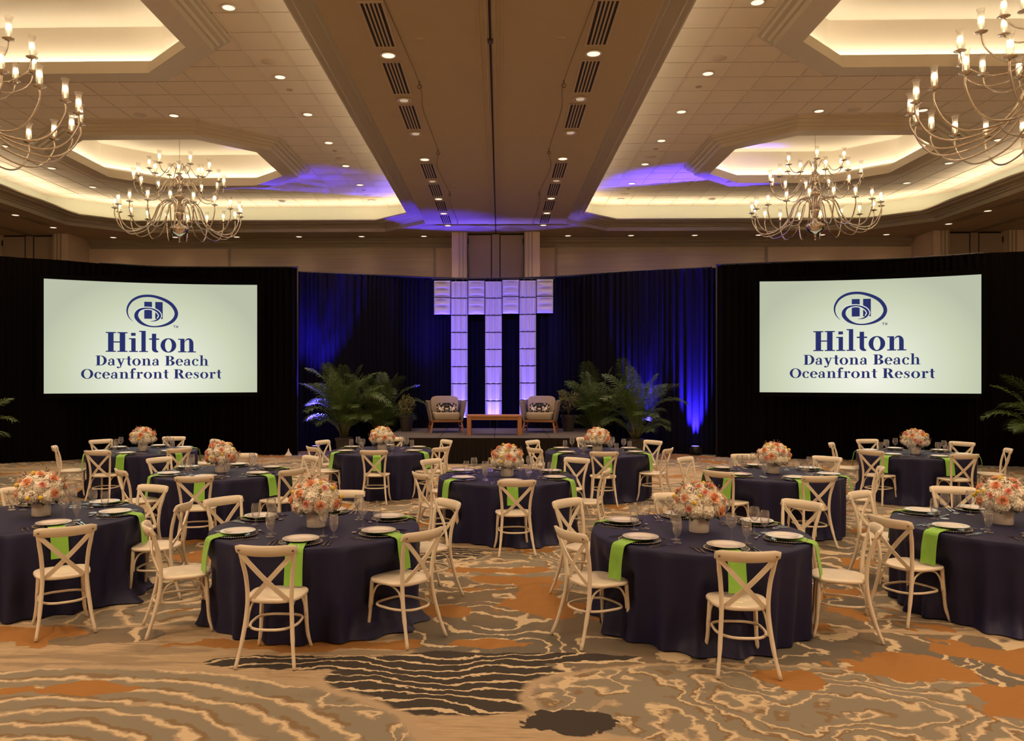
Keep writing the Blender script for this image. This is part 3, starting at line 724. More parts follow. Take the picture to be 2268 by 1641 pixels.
def glyph(c):
    if c == 'H': return .98, R_(.12, 0, .36, 1) + R_(.62, 0, .86, 1) + R_(.3, .47, .7, .53) + serif(.02, .46, 0) + serif(.02, .46, 1 - TH) + serif(.52, .96, 0) + serif(.52, .96, 1 - TH)
    if c == 'i': return .42, R_(.12, 0, .31, X_) + serif(.02, .41, 0) + serif(.02, .2, X_ - TH) + R_(.11, .82, .31, .97)
    if c == 'l': return .42, R_(.12, 0, .31, 1.08) + serif(.02, .41, 0) + serif(.02, .2, 1.08 - TH)
    if c == 't': return .48, R_(.14, .14, .33, .94) + R_(.02, X_ - .07, .46, X_) + ell(.34, .16, .20, .175, .03, .10, 180, 300, 10, .03, .02)
    if c == 'o': return .76, ell(.37, .35, .35, .37, .15, .32)
    if c == 'O': return 1.04, ell(.51, .5, .49, .52, .26, .46)
    if c in 'nh':
        top = X_ if c == 'n' else 1.08
        return .84, R_(.12, 0, .31, top) + serif(.02, .40, 0) + serif(.02, .2, top - TH) + R_(.52, 0, .71, .48) + serif(.44, .82, 0) + ell(.50, .46, .21, .27, .02, .19, 0, 90, 8) + ell(.50, .46, .20, .27, .19, .19, 90, 165, 8)
    if c == 'r': return .60, R_(.12, 0, .31, X_) + serif(.02, .42, 0) + serif(.02, .2, X_ - TH) + ell(.48, .50, .18, .23, .17, .15, 90, 170, 7) + disc(.48, .60, .105)
    if c == 'D': return .96, R_(.12, 0, .36, 1) + serif(.02, .42, 0) + serif(.02, .42, 1 - TH) + ell(.42, .5, .50, .5, .26, .44, -90, 90, 20)
    if c == 'B': return .88, R_(.12, 0, .36, 1) + serif(.02, .42, 0) + serif(.02, .42, 1 - TH) + ell(.42, .76, .36, .24, .13, .19, -90, 90, 14) + ell(.42, .27, .42, .27, .16, .215, -90, 90, 14) + R_(.34, .49, .46, .54)
    if c == 'R': return .94, R_(.12, 0, .36, 1) + serif(.02, .46, 0) + serif(.02, .42, 1 - TH) + ell(.42, .74, .38, .26, .14, .205, -90, 90, 14) + R_(.34, .48, .46, .53) + [[(.42, .5), (.66, .5), (.90, 0), (.66, 0)]] + serif(.62, .98, 0)
    if c == 'a': return .68, R_(.38, .04, .56, .48) + ell(.33, .46, .23, .25, .05, .19, 0, 90, 8) + ell(.33, .46, .22, .25, .20, .17, 90, 165, 7) + disc(.16, .52, .085) + ell(.24, .19, .21, .205, .06, .15, 40, 330, 20) + ell(.52, .12, .12, .12, .03, .08, 180, 320, 8)
    if c == 'e': return .66, ell(.34, .35, .32, .37, .13, .31, 0, 320, 26) + R_(.13, .36, .64, .42)
    if c == 'c': return .62, ell(.34, .35, .32, .37, .14, .31, 55, 320, 22) + disc(.50, .55, .09)
    if c == 's': return .58, stroke([(.48, .50, .03), (.44, .62, .05), (.28, .68, .06), (.14, .56, .12), (.22, .44, .17), (.38, .32, .18), (.44, .17, .13), (.30, .03, .06), (.12, .06, .05), (.08, .2, .03)], 4) + R_(.43, .46, .50, .66) + R_(.06, .03, .12, .24)
    if c == 'f': return .50, R_(.12, 0, .31, .82) + serif(.02, .42, 0) + R_(.02, X_ - .07, .46, X_) + ell(.40, .82, .28, .29, .09, .23, 90, 180, 9) + disc(.44, 1.0, .095)
    if c == 'y': return .78, [[(.08, X_), (.30, X_), (.47, .12), (.36, -.05)]] + [[(.58, X_), (.66, X_), (.40, -.10), (.33, -.02)]] + serif(.0, .38, X_ - TH) + serif(.48, .78, X_ - TH) + stroke([(.40, .0, .09), (.32, -.18, .08), (.18, -.24, .06)], 4) + disc(.14, -.19, .09)
    if c == ' ': return .36, []
    return .5, []
def lay_text(txt, cx, base, cap, width, squash=1.0):
    adv = 0; polys = []
    for ch in txt:
        w_, ps = glyph(ch)
        for p in ps: polys.append([(adv + x, y) for x, y in p])
        adv += w_ + .02
    k = width / adv
    return [[(cx - width / 2 + x * k, base + y * cap) for x, y in p] for p in polys]
def screen(pa, pb, z0, z1, name, ucx, sag, flipc):
    """pa, pb = bottom left and right corners (x, y); local x along the screen, local z up"""
    a, b = Vector(pa), Vector(pb); W_ = (b - a).length; H_ = z1 - z0; ang = atan2(b.y - a.y, b.x - a.x)
    root = empty('projection_screen', (((a + b) / 2).x, ((a + b) / 2).y, z0), ang); tag(root, f'{name} projection screen showing the hotel name and crest in navy', 'projection screen')
    n = 24; top = lambda u: H_ - sag * (1 - (2 * u - 1) ** 2)
    mb = MB(); rows = [[(-W_ / 2 + W_ * i / n, 0, top(i / n) * j / 4) for i in range(n + 1)] for j in range(5)]
    mb.loft(rows, caps=False, closed=False); sf = mb.build('screen_surface', M['picture'], root)
    mb = MB(); g = .10
    mb.box(-W_ / 2 - g, W_ / 2 + g, .0, .05, -g, -.002).box(-W_ / 2 - g, -W_ / 2 - .002, .0, .05, -g, H_ + g).box(W_ / 2 + .002, W_ / 2 + g, .0, .05, -g, H_ + g)
    for i in range(n):
        u0, u1 = i / n, (i + 1) / n; x0, x1 = -W_ / 2 + W_ * u0, -W_ / 2 + W_ * u1
        mb.add([(x0, -.004, top(u0)), (x1, -.004, top(u1)), (x1, -.004, H_ + g), (x0, -.004, H_ + g), (x0, .05, top(u0)), (x1, .05, top(u1)), (x1, .05, H_ + g), (x0, .05, H_ + g)], [(0, 1, 2, 3), (7, 6, 5, 4), (0, 4, 5, 1), (3, 2, 6, 7)])
    mb.build('screen_frame', M['frame'], root)
    MB().box(-W_ / 2 - g, W_ / 2 + g, .05, .07, -g, H_ + g).build('screen_backing', M['frame'], root)
    # lettering, measured on the left screen's picture (1847 x 970 units)
    k = W_ / 1847.0; kz = H_ / 975.0
    tx = lambda px: (px - 1073.5 + (1073.5 - ucx)) * k + 0
    def X(px): return (px - 1073.5) * k + ucx * W_
    def Z(py): return (1140 - py) * kz
    def ink(name, polys, mat, d):
        m_ = MB()
        for p in polys:
            m_.add([(x, -d, z) for x, z in p], [tuple(range(len(p)))])
        o = m_.build(name, mat, root); return o
    cv = lambda ps: [[(X(x), Z(y)) for x, y in p] for p in ps]
    bars = cv(R_(988, 341, 1055, 490) + R_(1083, 341, 1148, 490)); ink('crest_bars', bars, M['ink'], .002)
    sw = [(890, 517, 2), (856, 478, 8), (842, 430, 13), (852, 380, 17), (890, 330, 20), (960, 296, 22), (1050, 290, 22), (1140, 312, 25), (1215, 352, 29), (1258, 405, 31), (1266, 455, 31), (1235, 505, 28), (1170, 542, 20), (1090, 558, 12), (1020, 552, 14), (960, 525, 26), (922, 480, 34), (925, 440, 30), (955, 410, 20), (1010, 398, 11), (1060, 404, 12), (1105, 428, 18), (1125, 460, 20), (1110, 490, 16), (1080, 507, 9), (1040, 512, 2)]
    wide = [(x, y, w_ + 15) for x, y, w_ in sw[17:24]]
    ink('crest_gap', cv(stroke(wide, 6)), M['ink_white'], .004)
    ink('crest_swoosh', cv(stroke(sw, 6)), M['ink'], .006)
    tm = cv(R_(1240, 546, 1262, 550) + R_(1249, 546, 1253, 568) + R_(1266, 546, 1269, 568) + R_(1280, 546, 1283, 568) + [[(1266, 546), (1270, 546), (1276, 566), (1273, 566)], [(1279, 546), (1283, 546), (1276, 566), (1273, 566)]])
    ink('trademark', tm, M['ink'], .002)
    for nm_, txt, cxp, basep, capp, wp in (('headline', 'Hilton', 1052, 782, 172, 792), ('second_line', 'Daytona Beach', 1066, 900, 86, 985), ('third_line', 'Oceanfront Resort', 1063, 1014, 82, 1222)):
        ink(nm_, lay_text(txt, X(cxp), Z(basep), capp * kz, wp * k), M['ink'], .002)
def onray(px, d):   # a floor point seen in picture column px at depth d from the camera
    r = (px - 1068) * d / F; t = rad(1.25); return (-d * sin(t) + r * cos(t), d * cos(t) + r * sin(t))
screen(onray(97, 18.55), onray(569.5, 19.88), 1.645, 4.30, 'left', 0.0, .035, False)
screen(onray(1682.5, 19.10), onray(2173.5, 17.72), 1.665, 4.295, 'right', -.02, .035, True)

# ------------------------------------------------------------------ lit panel wall over the stage
def panel_mesh(kind):
    mb = MB(); n = 20; h = .228; D = .05
    def hz(u, v):   # u, v in -1..1
        e = max(abs(u), abs(v))
        if e > .985: return 0.0
        if kind == 'v': b = .5 + .5 * cos(u * pi * 3.0)
        else:
            ph = v * pi * 2.5 + .0; w_ = .6 + .4 * cos(u * pi); b = .5 + .5 * (sin(ph) * w_)
        return .008 + .052 * b * min(1, (1 - e) * 12)
    vs = []; fs = []
    for j in range(n + 1):
        for i in range(n + 1):
            u, v = -1 + 2 * i / n, -1 + 2 * j / n; vs.append((u * h, -hz(u, v) - .01, v * h))
    for j in range(n):
        for i in range(n): a = j * (n + 1) + i; fs.append((a, a + 1, a + n + 2, a + n + 1))
    mb.add(vs, fs, False); mb.box(-h, h, -.01, .03, -h, h); return mb.mesh('panel', M['panel'])
pm_v, pm_h = panel_mesh('v'), panel_mesh('h')
YP = 22.35; PX = .4755
pw = empty('lit_panel_wall', (onray(1093, YP)[0], YP, 0)); tag(pw, 'white embossed panels in three columns and a header, washed violet, behind the stage', 'panel wall')
ztop = 2.1 + (828 - 621) * YP / F
for c in range(7):
    rows = 8 if c in (1, 3, 5) else 2; dzc = (0, -.02, 0, -.02, .02, .0, .03)[c]
    for r in range(rows):
        put('panel', pm_v if c in (1, 3, 5) else pm_h, pw, ((c - 3) * PX, 0, ztop - PX * (r + .5) + dzc))
MB().tube([(-3.6 * PX, .08, ztop + .05), (3.6 * PX, .08, ztop + .05)], .022, 8).build('hanging_bar', M['pipe'], pw)
for c in range(7): MB().box((c - 3) * PX + PX / 2 - .012, (c - 3) * PX + PX / 2 + .012, .03, .06, ztop - .02, ztop + .07).build('strap', M['pipe'], pw)
for c in (1, 3, 5):
    for e in (-1, 1): MB().tube([((c - 3) * PX + e * .1, .06, ztop + .05), ((c - 3) * PX + e * .1, .06, .0)], .012, 6).build('support_wire', M['pipe'], pw)

# ------------------------------------------------------------------ stage
SX0, SX1, SY0, SY1, SZ = -2.72, 2.47, 18.75, 22.05, .61
stage = empty('stage', ((SX0 + SX1) / 2, (SY0 + SY1) / 2, 0)); tag(stage, 'low stage of grey carpeted decks with a pleated black skirt', 'stage')
dw = (SX1 - SX0) / 4; ox, oy = (SX0 + SX1) / 2, (SY0 + SY1) / 2
for i in range(4):
    for j in range(2):
        MB().box(SX0 + dw * i + .006 - ox, SX0 + dw * (i + 1) - .006 - ox, SY0 + (SY1 - SY0) / 2 * j + .006 - oy, SY0 + (SY1 - SY0) / 2 * (j + 1) - .006 - oy, SZ - .06, SZ, .005).build('deck_panel', M['deck'], stage)
MB().box(SX0 + .05 - ox, SX1 - .05 - ox, SY0 + .08 - oy, SY1 - .05 - oy, .02, SZ - .065).build('substructure', M['frame'], stage)
def skirt(pts):
    P = [Vector((x, y, 0)) for x, y in pts]; cols = []; s_ = 0
    for a, b in zip(P, P[1:]):
        t = (b - a).normalized(); nn = Vector((t.y, -t.x, 0)); n = int((b - a).length / .02)
        for i in range(n + 1):
            p = a.lerp(b, i / n); o_ = .014 * sin(i * .02 * 2 * pi / .11)
            cols.append([p + nn * (o_ * k_ + .01) + Vector((0, 0, z)) for k_, z in ((1.5, .004), (1.2, .25), (.8, .5), (.1, SZ - .012))])
    return MB().loft(cols, caps=False, closed=False, smooth=True)
skirt([(SX0 - ox, SY1 - oy), (SX0 - ox, SY0 - oy), (SX1 - ox, SY0 - oy), (SX1 - ox, SY1 - oy)]).build('skirt', M['skirt'], stage)

def rounded_cushion(w_, d_, h_, seed=0, n=10):
    mb = MB(); rings = []
    for k in range(9):
        a = -pi / 2 + pi * k / 8; zz = h_ / 2 * sin(a); sh = .10 * (1 - cos(a)) * 2.2 * min(w_, d_) / 2
        ring = []
        for j in range(32):
            t = 2 * pi * j / 32; c_, s_ = cos(t), sin(t); e = .38
            ring.append(((w_ / 2 - sh * .4) * math.copysign(abs(c_) ** e, c_), (d_ / 2 - sh * .4) * math.copysign(abs(s_) ** e, s_), zz))
        rings.append(ring)
    return mb.loft(rings, caps=True, smooth=True)
def armchair(loc, rz, label):
    r = empty('armchair', loc, rz); tag(r, label, 'armchair', 'two lounge armchairs on the stage')
    f = MB().box(-.38, .38, -.36, -.31, .27, .32, .008).box(-.38, .38, .30, .35, .27, .32, .008).box(-.40, -.35, -.34, .34, .27, .32, .008).box(.35, .40, -.34, .34, .27, .32, .008)
    f.build('seat_frame', M['teak2'], r)
    for sx in (-1, 1):
        for sy in (-1, 1):
            a, b = Vector((sx * .36, sy * .31, .29)), Vector((sx * (.42), sy * .40, 0)); q = .024
            MB().loft([[(a.x - q, a.y - q, a.z), (a.x + q, a.y - q, a.z), (a.x + q, a.y + q, a.z), (a.x - q, a.y + q, a.z)], [(b.x - q * .7, b.y - q * .7, b.z), (b.x + q * .7, b.y - q * .7, b.z), (b.x + q * .7, b.y + q * .7, b.z), (b.x - q * .7, b.y + q * .7, b.z)]][::-1]).build('leg', M['teak2'], r)
        MB().box(sx * .395 - .012, sx * .395 + .012, -.36, .36, .12, .15).build('stretcher', M['teak2'], r)
        # flaring woven side
        out = []
        for z, y0, y1, x in ((.30, -.36, .34, .40), (.55, -.40, .38, .45), (.80, -.40, .40, .49)):
            out.append([(sx * x, y0, z), (sx * x, y1, z), (sx * (x - .045), y1, z), (sx * (x - .045), y0, z)] if sx > 0 else [(sx * (x - .045), y0, z), (sx * (x - .045), y1, z), (sx * x, y1, z), (sx * x, y0, z)])
        MB().loft(out).build('woven_side', M['weave'], r)
    MB().loft([[(-.40, .34, .30), (.40, .34, .30), (.40, .38, .30), (-.40, .38, .30)], [(-.48, .38, .80), (.48, .38, .80), (.48, .42, .80), (-.48, .42, .80)]]).build('woven_back', M['weave'], r)
    rounded_cushion(.70, .70, .19).build('seat_cushion', M['cushion'], r, (0, -.03, .415))
    rounded_cushion(.72, .48, .17).build('back_cushion', M['cushion'], r, (0, .24, .68), (rad(78), 0, 0))
    return r
for px, d, rz, nm in ((987, 20.6, rad(10), 'left'), (1197, 20.6, rad(-10), 'right')):
    x, y = onray(px, d); armchair((x, y, SZ), rz, f'oatmeal cushioned armchair with woven grey sides on the {nm} of the stage')
    q = MB(); pl = rounded_cushion(.52, .25, .12).build('lumbar_pillow', M['print'], None, (x + sin(rz) * .13 + (.0 if nm == 'left' else 0), y + .0, SZ + .62), (rad(70), 0, rz))
    tag(pl, f'black and white patterned lumbar pillow on the {nm} armchair', 'pillow', 'two lumbar pillows')
ct = empty('coffee_table', (onray(1095, 19.75)[0], 19.75, SZ)); tag(ct, 'low rectangular teak coffee table between the two armchairs', 'coffee table')
MB().box(-.67, .67, -.26, .26, .44, .485, .006).build('tabletop', M['teak'], ct)
for sx in (-1, 1):
    for sy in (-1, 1): MB().box(sx * .615 - .05, sx * .615 + .05, sy * .21 - .05, sy * .21 + .05, 0, .438, .006).build('leg', M['teak'], ct)
    MB().box(-.565, .565, sx * .225 - .012, sx * .225 + .012, .37, .438).build('apron', M['teak'], ct)
    MB().box(sx * .635 - .012, sx * .635 + .012, -.16, .16, .37, .438).build('end_apron', M['teak'], ct)

# ------------------------------------------------------------------ plants
def pot_mesh(r0, r1, h, sq=True):
    mb = MB(); n = 4 if sq else 20; o_ = pi / 4 if sq else 0
    k = 1.25 if sq else 1
    pr = [(r0 * k, 0), (r1 * k * .97, h * .86), (r1 * k * 1.06, h * .87), (r1 * k * 1.08, h), (r1 * k * .95, h), (r1 * k * .92, h * .9)]
    rings = [[(r * cos(2 * pi * j / n + o_), r * sin(2 * pi * j / n + o_), z) for j in range(n)] for r, z in pr]
    return mb.loft(rings, caps=True)
def frond_mesh(L, droop, seed, nl=44, wid=.36):
    rnd = random.Random(seed); mb = MB(); pts = []
    e0, e1 = droop; p = Vector((0, 0, 0))
    for i in range(13):
        pts.append(p.copy()); e = rad(e0 + (e1 - e0) * (i / 12) ** 1.6); p += Vector((cos(e), 0, sin(e))) * L / 12
    mb2 = MB().tube(pts, [.009 * (1 - .75 * i / 12) for i in range(13)], 5)
    lv = MB()
    for i in range(nl):
        t = .24 + .76 * i / (nl - 1); k = t * 12; a = int(min(k, 11)); p = pts[a].lerp(pts[a + 1], k - a); tg = (pts[a + 1] - pts[a]).normalized()
        ll = wid * (max(0, sin(pi * min(1, (t - .18) * 1.19))) ** .6 + .15) * rnd.uniform(.88, 1.1)
        up = tg.cross(Vector((0, 1, 0))).normalized(); up = -up if up.z < 0 else up
        for s in (-1, 1):
            side = Vector((0, s, 0)); d = (side * .80 + tg * .62 + up * rnd.uniform(.08, .34)).normalized(); w_ = tg * rnd.uniform(.007, .010)
            q1 = p + d * ll * .55 + Vector((0, 0, -.02 * ll)); q2 = p + d * ll + Vector((0, 0, -.30 * ll))
            lv.add([p - w_ * .5, p + w_ * .5, q1 + w_, q1 - w_, q2], [(0, 1, 2, 3), (3, 2, 4)])
    return mb2, lv
FR = []
for i, (L, dr) in enumerate(((1.80, (90, 55)), (1.75, (86, 12)), (1.50, (78, -35)), (1.05, (60, -40)))):
    st, lv = frond_mesh(L, dr, 20 + i); FR.append((st.mesh('stalk', M['palmstem']), lv.mesh('leaflets', M['palm'])))
def palm(x, y, label, seed, n=20, sc_=1.0, base=.42, spread=1.0):
    rnd = random.Random(seed); r = empty('potted_palm', (x, y, 0)); tag(r, label, 'potted palm', 'areca palms beside the stage and screens')
    pot_mesh(.17, .21, base).build('pot', M['pot'], r); MB().lathe([(.001, base * .9), (.23, base * .9)], 8).build('soil', M['soil'], r)
    for i in range(7):
        a = rnd.uniform(0, 2 * pi); q = .09 * rnd.random()
        MB().tube([(q * cos(a), q * sin(a), base * .9), (2.0 * q * cos(a), 2.0 * q * sin(a), base + .45)], [.016, .009], 6).build('cane', M['palmstem'], r)
    for i in range(n):
        a = 2 * pi * i * .381966 + rnd.uniform(-.3, .3); st, lv = FR[(0, 1, 2, 3, 1, 3, 2)[i % 7]]
        k = sc_ * rnd.uniform(.85, 1.12)
        e = put('frond', st, r, (.08 * cos(a), .08 * sin(a), base * .9 + .25 * rnd.random() * sc_), (rnd.uniform(-.12, .12), rnd.uniform(-.06, .16), a), (k, k, k))
        put('leaflets', lv, e)
    return r
for px, d, lb, sd, n_, k, b in ((762, 20.75, 'tall bushy areca palm at the far left of the stage', 3, 36, 1.0, .46), (842, 21.6, 'areca palm between the tall left palm and the stage', 5, 28, .98, .42),
                               (1322, 21.5, 'areca palm just right of the stage', 8, 28, 1.0, .42), (1408, 20.3, 'areca palm second to the right of the stage', 11, 30, .98, .46),
                               (-72, 16.6, 'palm whose fronds reach in at the left picture edge', 13, 16, .8, .42), (2322, 17.0, 'palm whose fronds reach in at the right picture edge', 17, 18, .95, .42)):
    x, y = onray(px, d); palm(x, y, lb, sd, n_, k, b)
def shrub(x, y, label, seed, twin=False):
    rnd = random.Random(seed); r = empty('potted_shrub', (x, y, SZ)); tag(r, label, 'potted shrub', 'two small potted shrubs on the stage')
    pot_mesh(.13, .19, .42, False).build('pot', M['pot'], r); MB().lathe([(.001, .38), (.17, .38)], 16).build('soil', M['soil'], r)
    tr = MB()
    for i in range(5):
        a = 2 * pi * i / 5; tr.tube([(0, 0, .38), (.04 * cos(a), .04 * sin(a), .62), (.11 * cos(a), .11 * sin(a), .9)], [.012, .009, .004], 5)
    tr.build('stems', M['trunk'], r)
    lv = MB(); cen = [(0, 0, .70, .23, .27)] if not twin else [(-.08, 0, .68, .20, .27), (.13, 0, .82, .13, .25), (-.14, 0, .95, .12, .14)]
    for i in range(560):
        cx, cy, cz, rr, rz = cen[i % len(cen)]; a, b = rnd.uniform(0, 2 * pi), math.acos(rnd.uniform(-1, 1)); q = rnd.random() ** .4
        p = Vector((cx + rr * q * sin(b) * cos(a), cy + rr * q * sin(b) * sin(a), cz + rz * q * cos(b))); d = Vector((rnd.uniform(-1, 1), rnd.uniform(-1, 1), rnd.uniform(-.7, .7))).normalized(); w_ = d.cross(Vector((rnd.random(), rnd.random(), rnd.random()))).normalized() * .011
        lv.add([p, p + d * .025 + w_, p + d * .055, p + d * .025 - w_], [(0, 1, 2, 3)])
    tag(lv.build('foliage', M['vleaf'], r), kind='stuff')
x, y = onray(900, 20.9); shrub(x, y, 'small potted shrub on the left back corner of the stage', 1)
x, y = onray(1259, 20.9); shrub(x, y, 'small potted shrub with uneven tufts on the right back corner of the stage', 2, True)

# ------------------------------------------------------------------ blue uplights
def uplight(x, y, tx, ty, label, power, cone=38, floor_z=0.0):
    r = empty('uplight', (x, y, floor_z)); tag(r, label, 'uplight', 'blue LED uplights along the drape')
    MB().lathe([(.09, .05), (.12, .07), (.125, .22), (.10, .24)], 18, cap0=True).build('body', M['canblack'], r)
    MB().lathe([(.001, .236), (.098, .238)], 18).build('lens', M['bluelens'], r)
    b = MB().box(-.15, -.13, -.02, .02, .0, .18).box(.13, .15, -.02, .02, .0, .18).box(-.15, .15, -.06, .06, 0, .015); b.build('yoke', M['canblack'], r)
    l = light('SPOT', 'uplight_lamp', (x, y, floor_z + .27), power, BLUE, spot_size=rad(cone), spot_blend=.9, shadow_soft_size=.05); aim(l, (tx, ty, 4.8))
for px, d, lb, pw_, dx, dy, cn in ((700, 20.85, 'blue uplight on the floor left of the tall left palm', 1.9, -.05, .62, 44), (838, 21.6, 'blue uplight hidden behind the left palms', .3, -.1, .3, 44), (955, 22.2, 'blue uplight behind the left armchair', .25, 0, .1, 44),
                                    (1292, 21.9, 'blue uplight behind the right end of the stage', .3, .1, .3, 44), (1425, 21.0, 'blue uplight behind the far right palm', 1.0, .15, .60, 42), (1540, 20.75, 'blue uplight on the floor right of the palms', 1.2, .0, .50, 42)):
    x, y = onray(px, d); uplight(x, y, x + dx, y + dy, lb, P_UP * pw_, cn)
for px in (1017, 1093, 1168):      # violet wash thrown at the columns from behind the stage edge
    x, _ = onray(px, YP); nm = {1017: 'left', 1093: 'middle', 1168: 'right'}[px]
    r = empty('wash_light', (x, 22.12, 0)); tag(r, f'violet wash light behind the stage below the {nm} panel column', 'stage light', 'violet wash lights')
    MB().box(-.15, .15, -.05, .05, .0, .10, .01).build('body', M['canblack'], r)
    MB().box(-.13, .13, -.035, .035, .1005, .104).build('lens', M['bluelens'], r)
    aim(light('SPOT', 'wash_lamp', (x, 22.06, .14), 1050, VIOLET, spot_size=rad(46), spot_blend=.9, shadow_soft_size=.04), (x, 22.36, 3.4))
for sx in (-1, 1):                  # two unseen violet spots added over the audience to wash the panels
    l = light('SPOT', 'added_violet_spot', (sx * 2.2, 7.2, 6.05), P_WASH, VIOLET, spot_size=rad(19), spot_blend=.7, shadow_soft_size=.05); aim(l, (onray(1093, YP)[0], YP, 2.75))
cn = MB().lathe([(.11, 0), (.09, .03), (.03, .11), (.004, .20)], 10, cap0=True).build('folded_cloth_cone', M['white'], None, (*onray(639, 20.55), 0), None)
tag(cn, 'small white cone-shaped cloth peak on the floor before the left drape', 'cloth')

# ------------------------------------------------------------------ banquet chair prototype (faces +y, origin on the floor under the seat)
def leg_front(s):
    return MB().tube(smooth_path([(s * .165, .145, .445), (s * .172, .155, .28), (s * .182, .165, .12), (s * .205, .19, .004)], 4), [.017] * 6 + [.015] * 4 + [.0125] * 3, 8)
def leg_rear(s):
    pts = smooth_path([(s * .213, -.315, .004), (s * .188, -.262, .15), (s * .168, -.215, .33), (s * .160, -.200, .48), (s * .170, -.212, .64), (s * .190, -.245, .77), (s * .205, -.272, .862)], 4)
    return MB().tube(pts, [.0135] * 5 + [.0165] * (len(pts) - 10) + [.014] * 5, 8)
def chair_proto():
    r = empty('crossback_chair')
    mb = MB(); n = 36
    def outl(k, z):
        o = []
        for j in range(n):
            t = 2 * pi * j / n; c_, s_ = cos(t), sin(t); e = .62
            x = math.copysign(abs(c_) ** e, c_); y_ = math.copysign(abs(s_) ** e, s_); wd = .208 + .014 * y_
            o.append((x * wd * k, y_ * .205 * k - .012, z + .006 * (x * x) * (1 if k < .95 else .3)))
        return o
    mb.loft([outl(.94, .440), outl(1.0, .448), outl(1.0, .462), outl(.97, .470), outl(.6, .463), outl(.25, .460)], caps=True, smooth=True)
    mb.build('seat', M['chair'], r)
    for s in (-1, 1):
        leg_front(s).build('leg', M['chair'], r); leg_rear(s).build('leg', M['chair'], r)
    # top rail: a bowed board
    rings = []
    for i in range(15):
        u = -1 + 2 * i / 14; x = u * .222; y = -.262 - .055 * (1 - u * u); h = .040 - .006 * abs(u) ** 3; th = .010; zc = .842 + .006 * u * u
        if abs(u) > .97: h *= .75
        tl = Vector((1, .11 * u / .222 * 1.0, 0)).normalized(); nn = Vector((-tl.y, tl.x, 0)); ln = .012
        rings.append([(x - nn.x * th, y - nn.y * th + ln, zc - h), (x + nn.x * th, y + nn.y * th + ln, zc - h), (x + nn.x * th * 1.3, y + nn.y * th * 1.3, zc), (x + nn.x * th, y + nn.y * th - ln, zc + h), (x - nn.x * th, y - nn.y * th - ln, zc + h), (x - nn.x * th * 1.3, y - nn.y * th * 1.3, zc)])
    MB().loft(rings, caps=True, smooth=True).build('top_rail', M['chair'], r)
    for k, s in enumerate((-1, 1)):
        rings = []
        for i in range(11):
            t = i / 10; x = s * (.190 - .325 * t); z = .815 - .350 * t; y = -.262 + .07 * t - .030 * sin(pi * t) * 1.0 + (.006 if k else -.004)
            d = Vector((-s * .325, 0, -.350)).normalized(); wv = Vector((-d.z, 0, d.x)) * .0175; th = .0045
            rings.append([(x - wv.x, y - th, z - wv.z), (x + wv.x, y - th, z + wv.z), (x + wv.x, y + th, z + wv.z), (x - wv.x, y + th, z - wv.z)])
        MB().loft(rings, caps=True).build('cross_slat', M['chair'], r)
    MB().tube([(.176 * math.copysign(abs(cos(a)) ** .7, cos(a)), -.048 + .198 * math.copysign(abs(sin(a)) ** (.5 if sin(a) > 0 else 1.0), sin(a)), .262) for a in [2 * pi * q / 32 for q in range(32)]], .0105, 7, closed=True).build('stretcher_hoop', M['chair'], r)
    for s in (-1, 1):
        pts = smooth_path([(s * .172, .138, .255), (s * .165, .132, .34), (s * .155, .095, .41), (s * .150, .03, .434), (s * .150, -.07, .434), (s * .152, -.15, .40), (s * .158, -.188, .34), (s * .163, -.200, .265)], 3)
        MB().tube(pts, .0085, 6).build('arch_brace', M['chair'], r)
        MB().lathe([(.001, .003), (.006, .003), (.009, 0)], 10).build('screw', M['screw'], r, (s * .196, -.290, .842), (rad(90), 0, 0))
    return r
proto_chair = chair_proto()

# ------------------------------------------------------------------ tableware prototypes
TZ = .752
me_plate = MB().lathe([(.001, .006), (.085, .005), (.095, .009), (.143, .020), (.146, .023), (.142, .024), (.094, .014), (.084, .010), (.001, .010)], 36).mesh('dinner_plate', M['plate'])
me_charger = MB().lathe([(.001, .004), (.10, .004), (.165, .013), (.165, .016), (.10, .008), (.001, .008)], 36).mesh('charger_plate', M['charger_glass'])
b_ = MB()
for q in range(56): a = 2 * pi * q / 56; b_.sphere((.167 * cos(a), .167 * sin(a), .0145), .0058, 5, 4)
me_beads = b_.mesh('beaded_rim', M['silver'])
def fork_mesh(L=.20):
    mb = MB(); z = .006
    mb.loft([[(-.006, -L / 2, z - .001), (.006, -L / 2, z - .001), (.006, -L / 2, z + .002), (-.006, -L / 2, z + .002)], [(-.007, -L / 2 + .05, z - .001), (.007, -L / 2 + .05, z - .001), (.007, -L / 2 + .05, z + .003), (-.007, -L / 2 + .05, z + .003)], [(-.0025, L * .1, z + .003), (.0025, L * .1, z + .003), (.0025, L * .1, z + .006), (-.0025, L * .1, z + .006)], [(-.012, L * .24, z - .001), (.012, L * .24, z - .001), (.012, L * .24, z + .002), (-.012, L * .24, z + .002)]])
    for k in (-.0095, -.0032, .0032, .0095): mb.box(k - .0018, k + .0018, L * .24, L * .5, z + .0, z + .0025)
    return mb.mesh('fork', M['silver'])
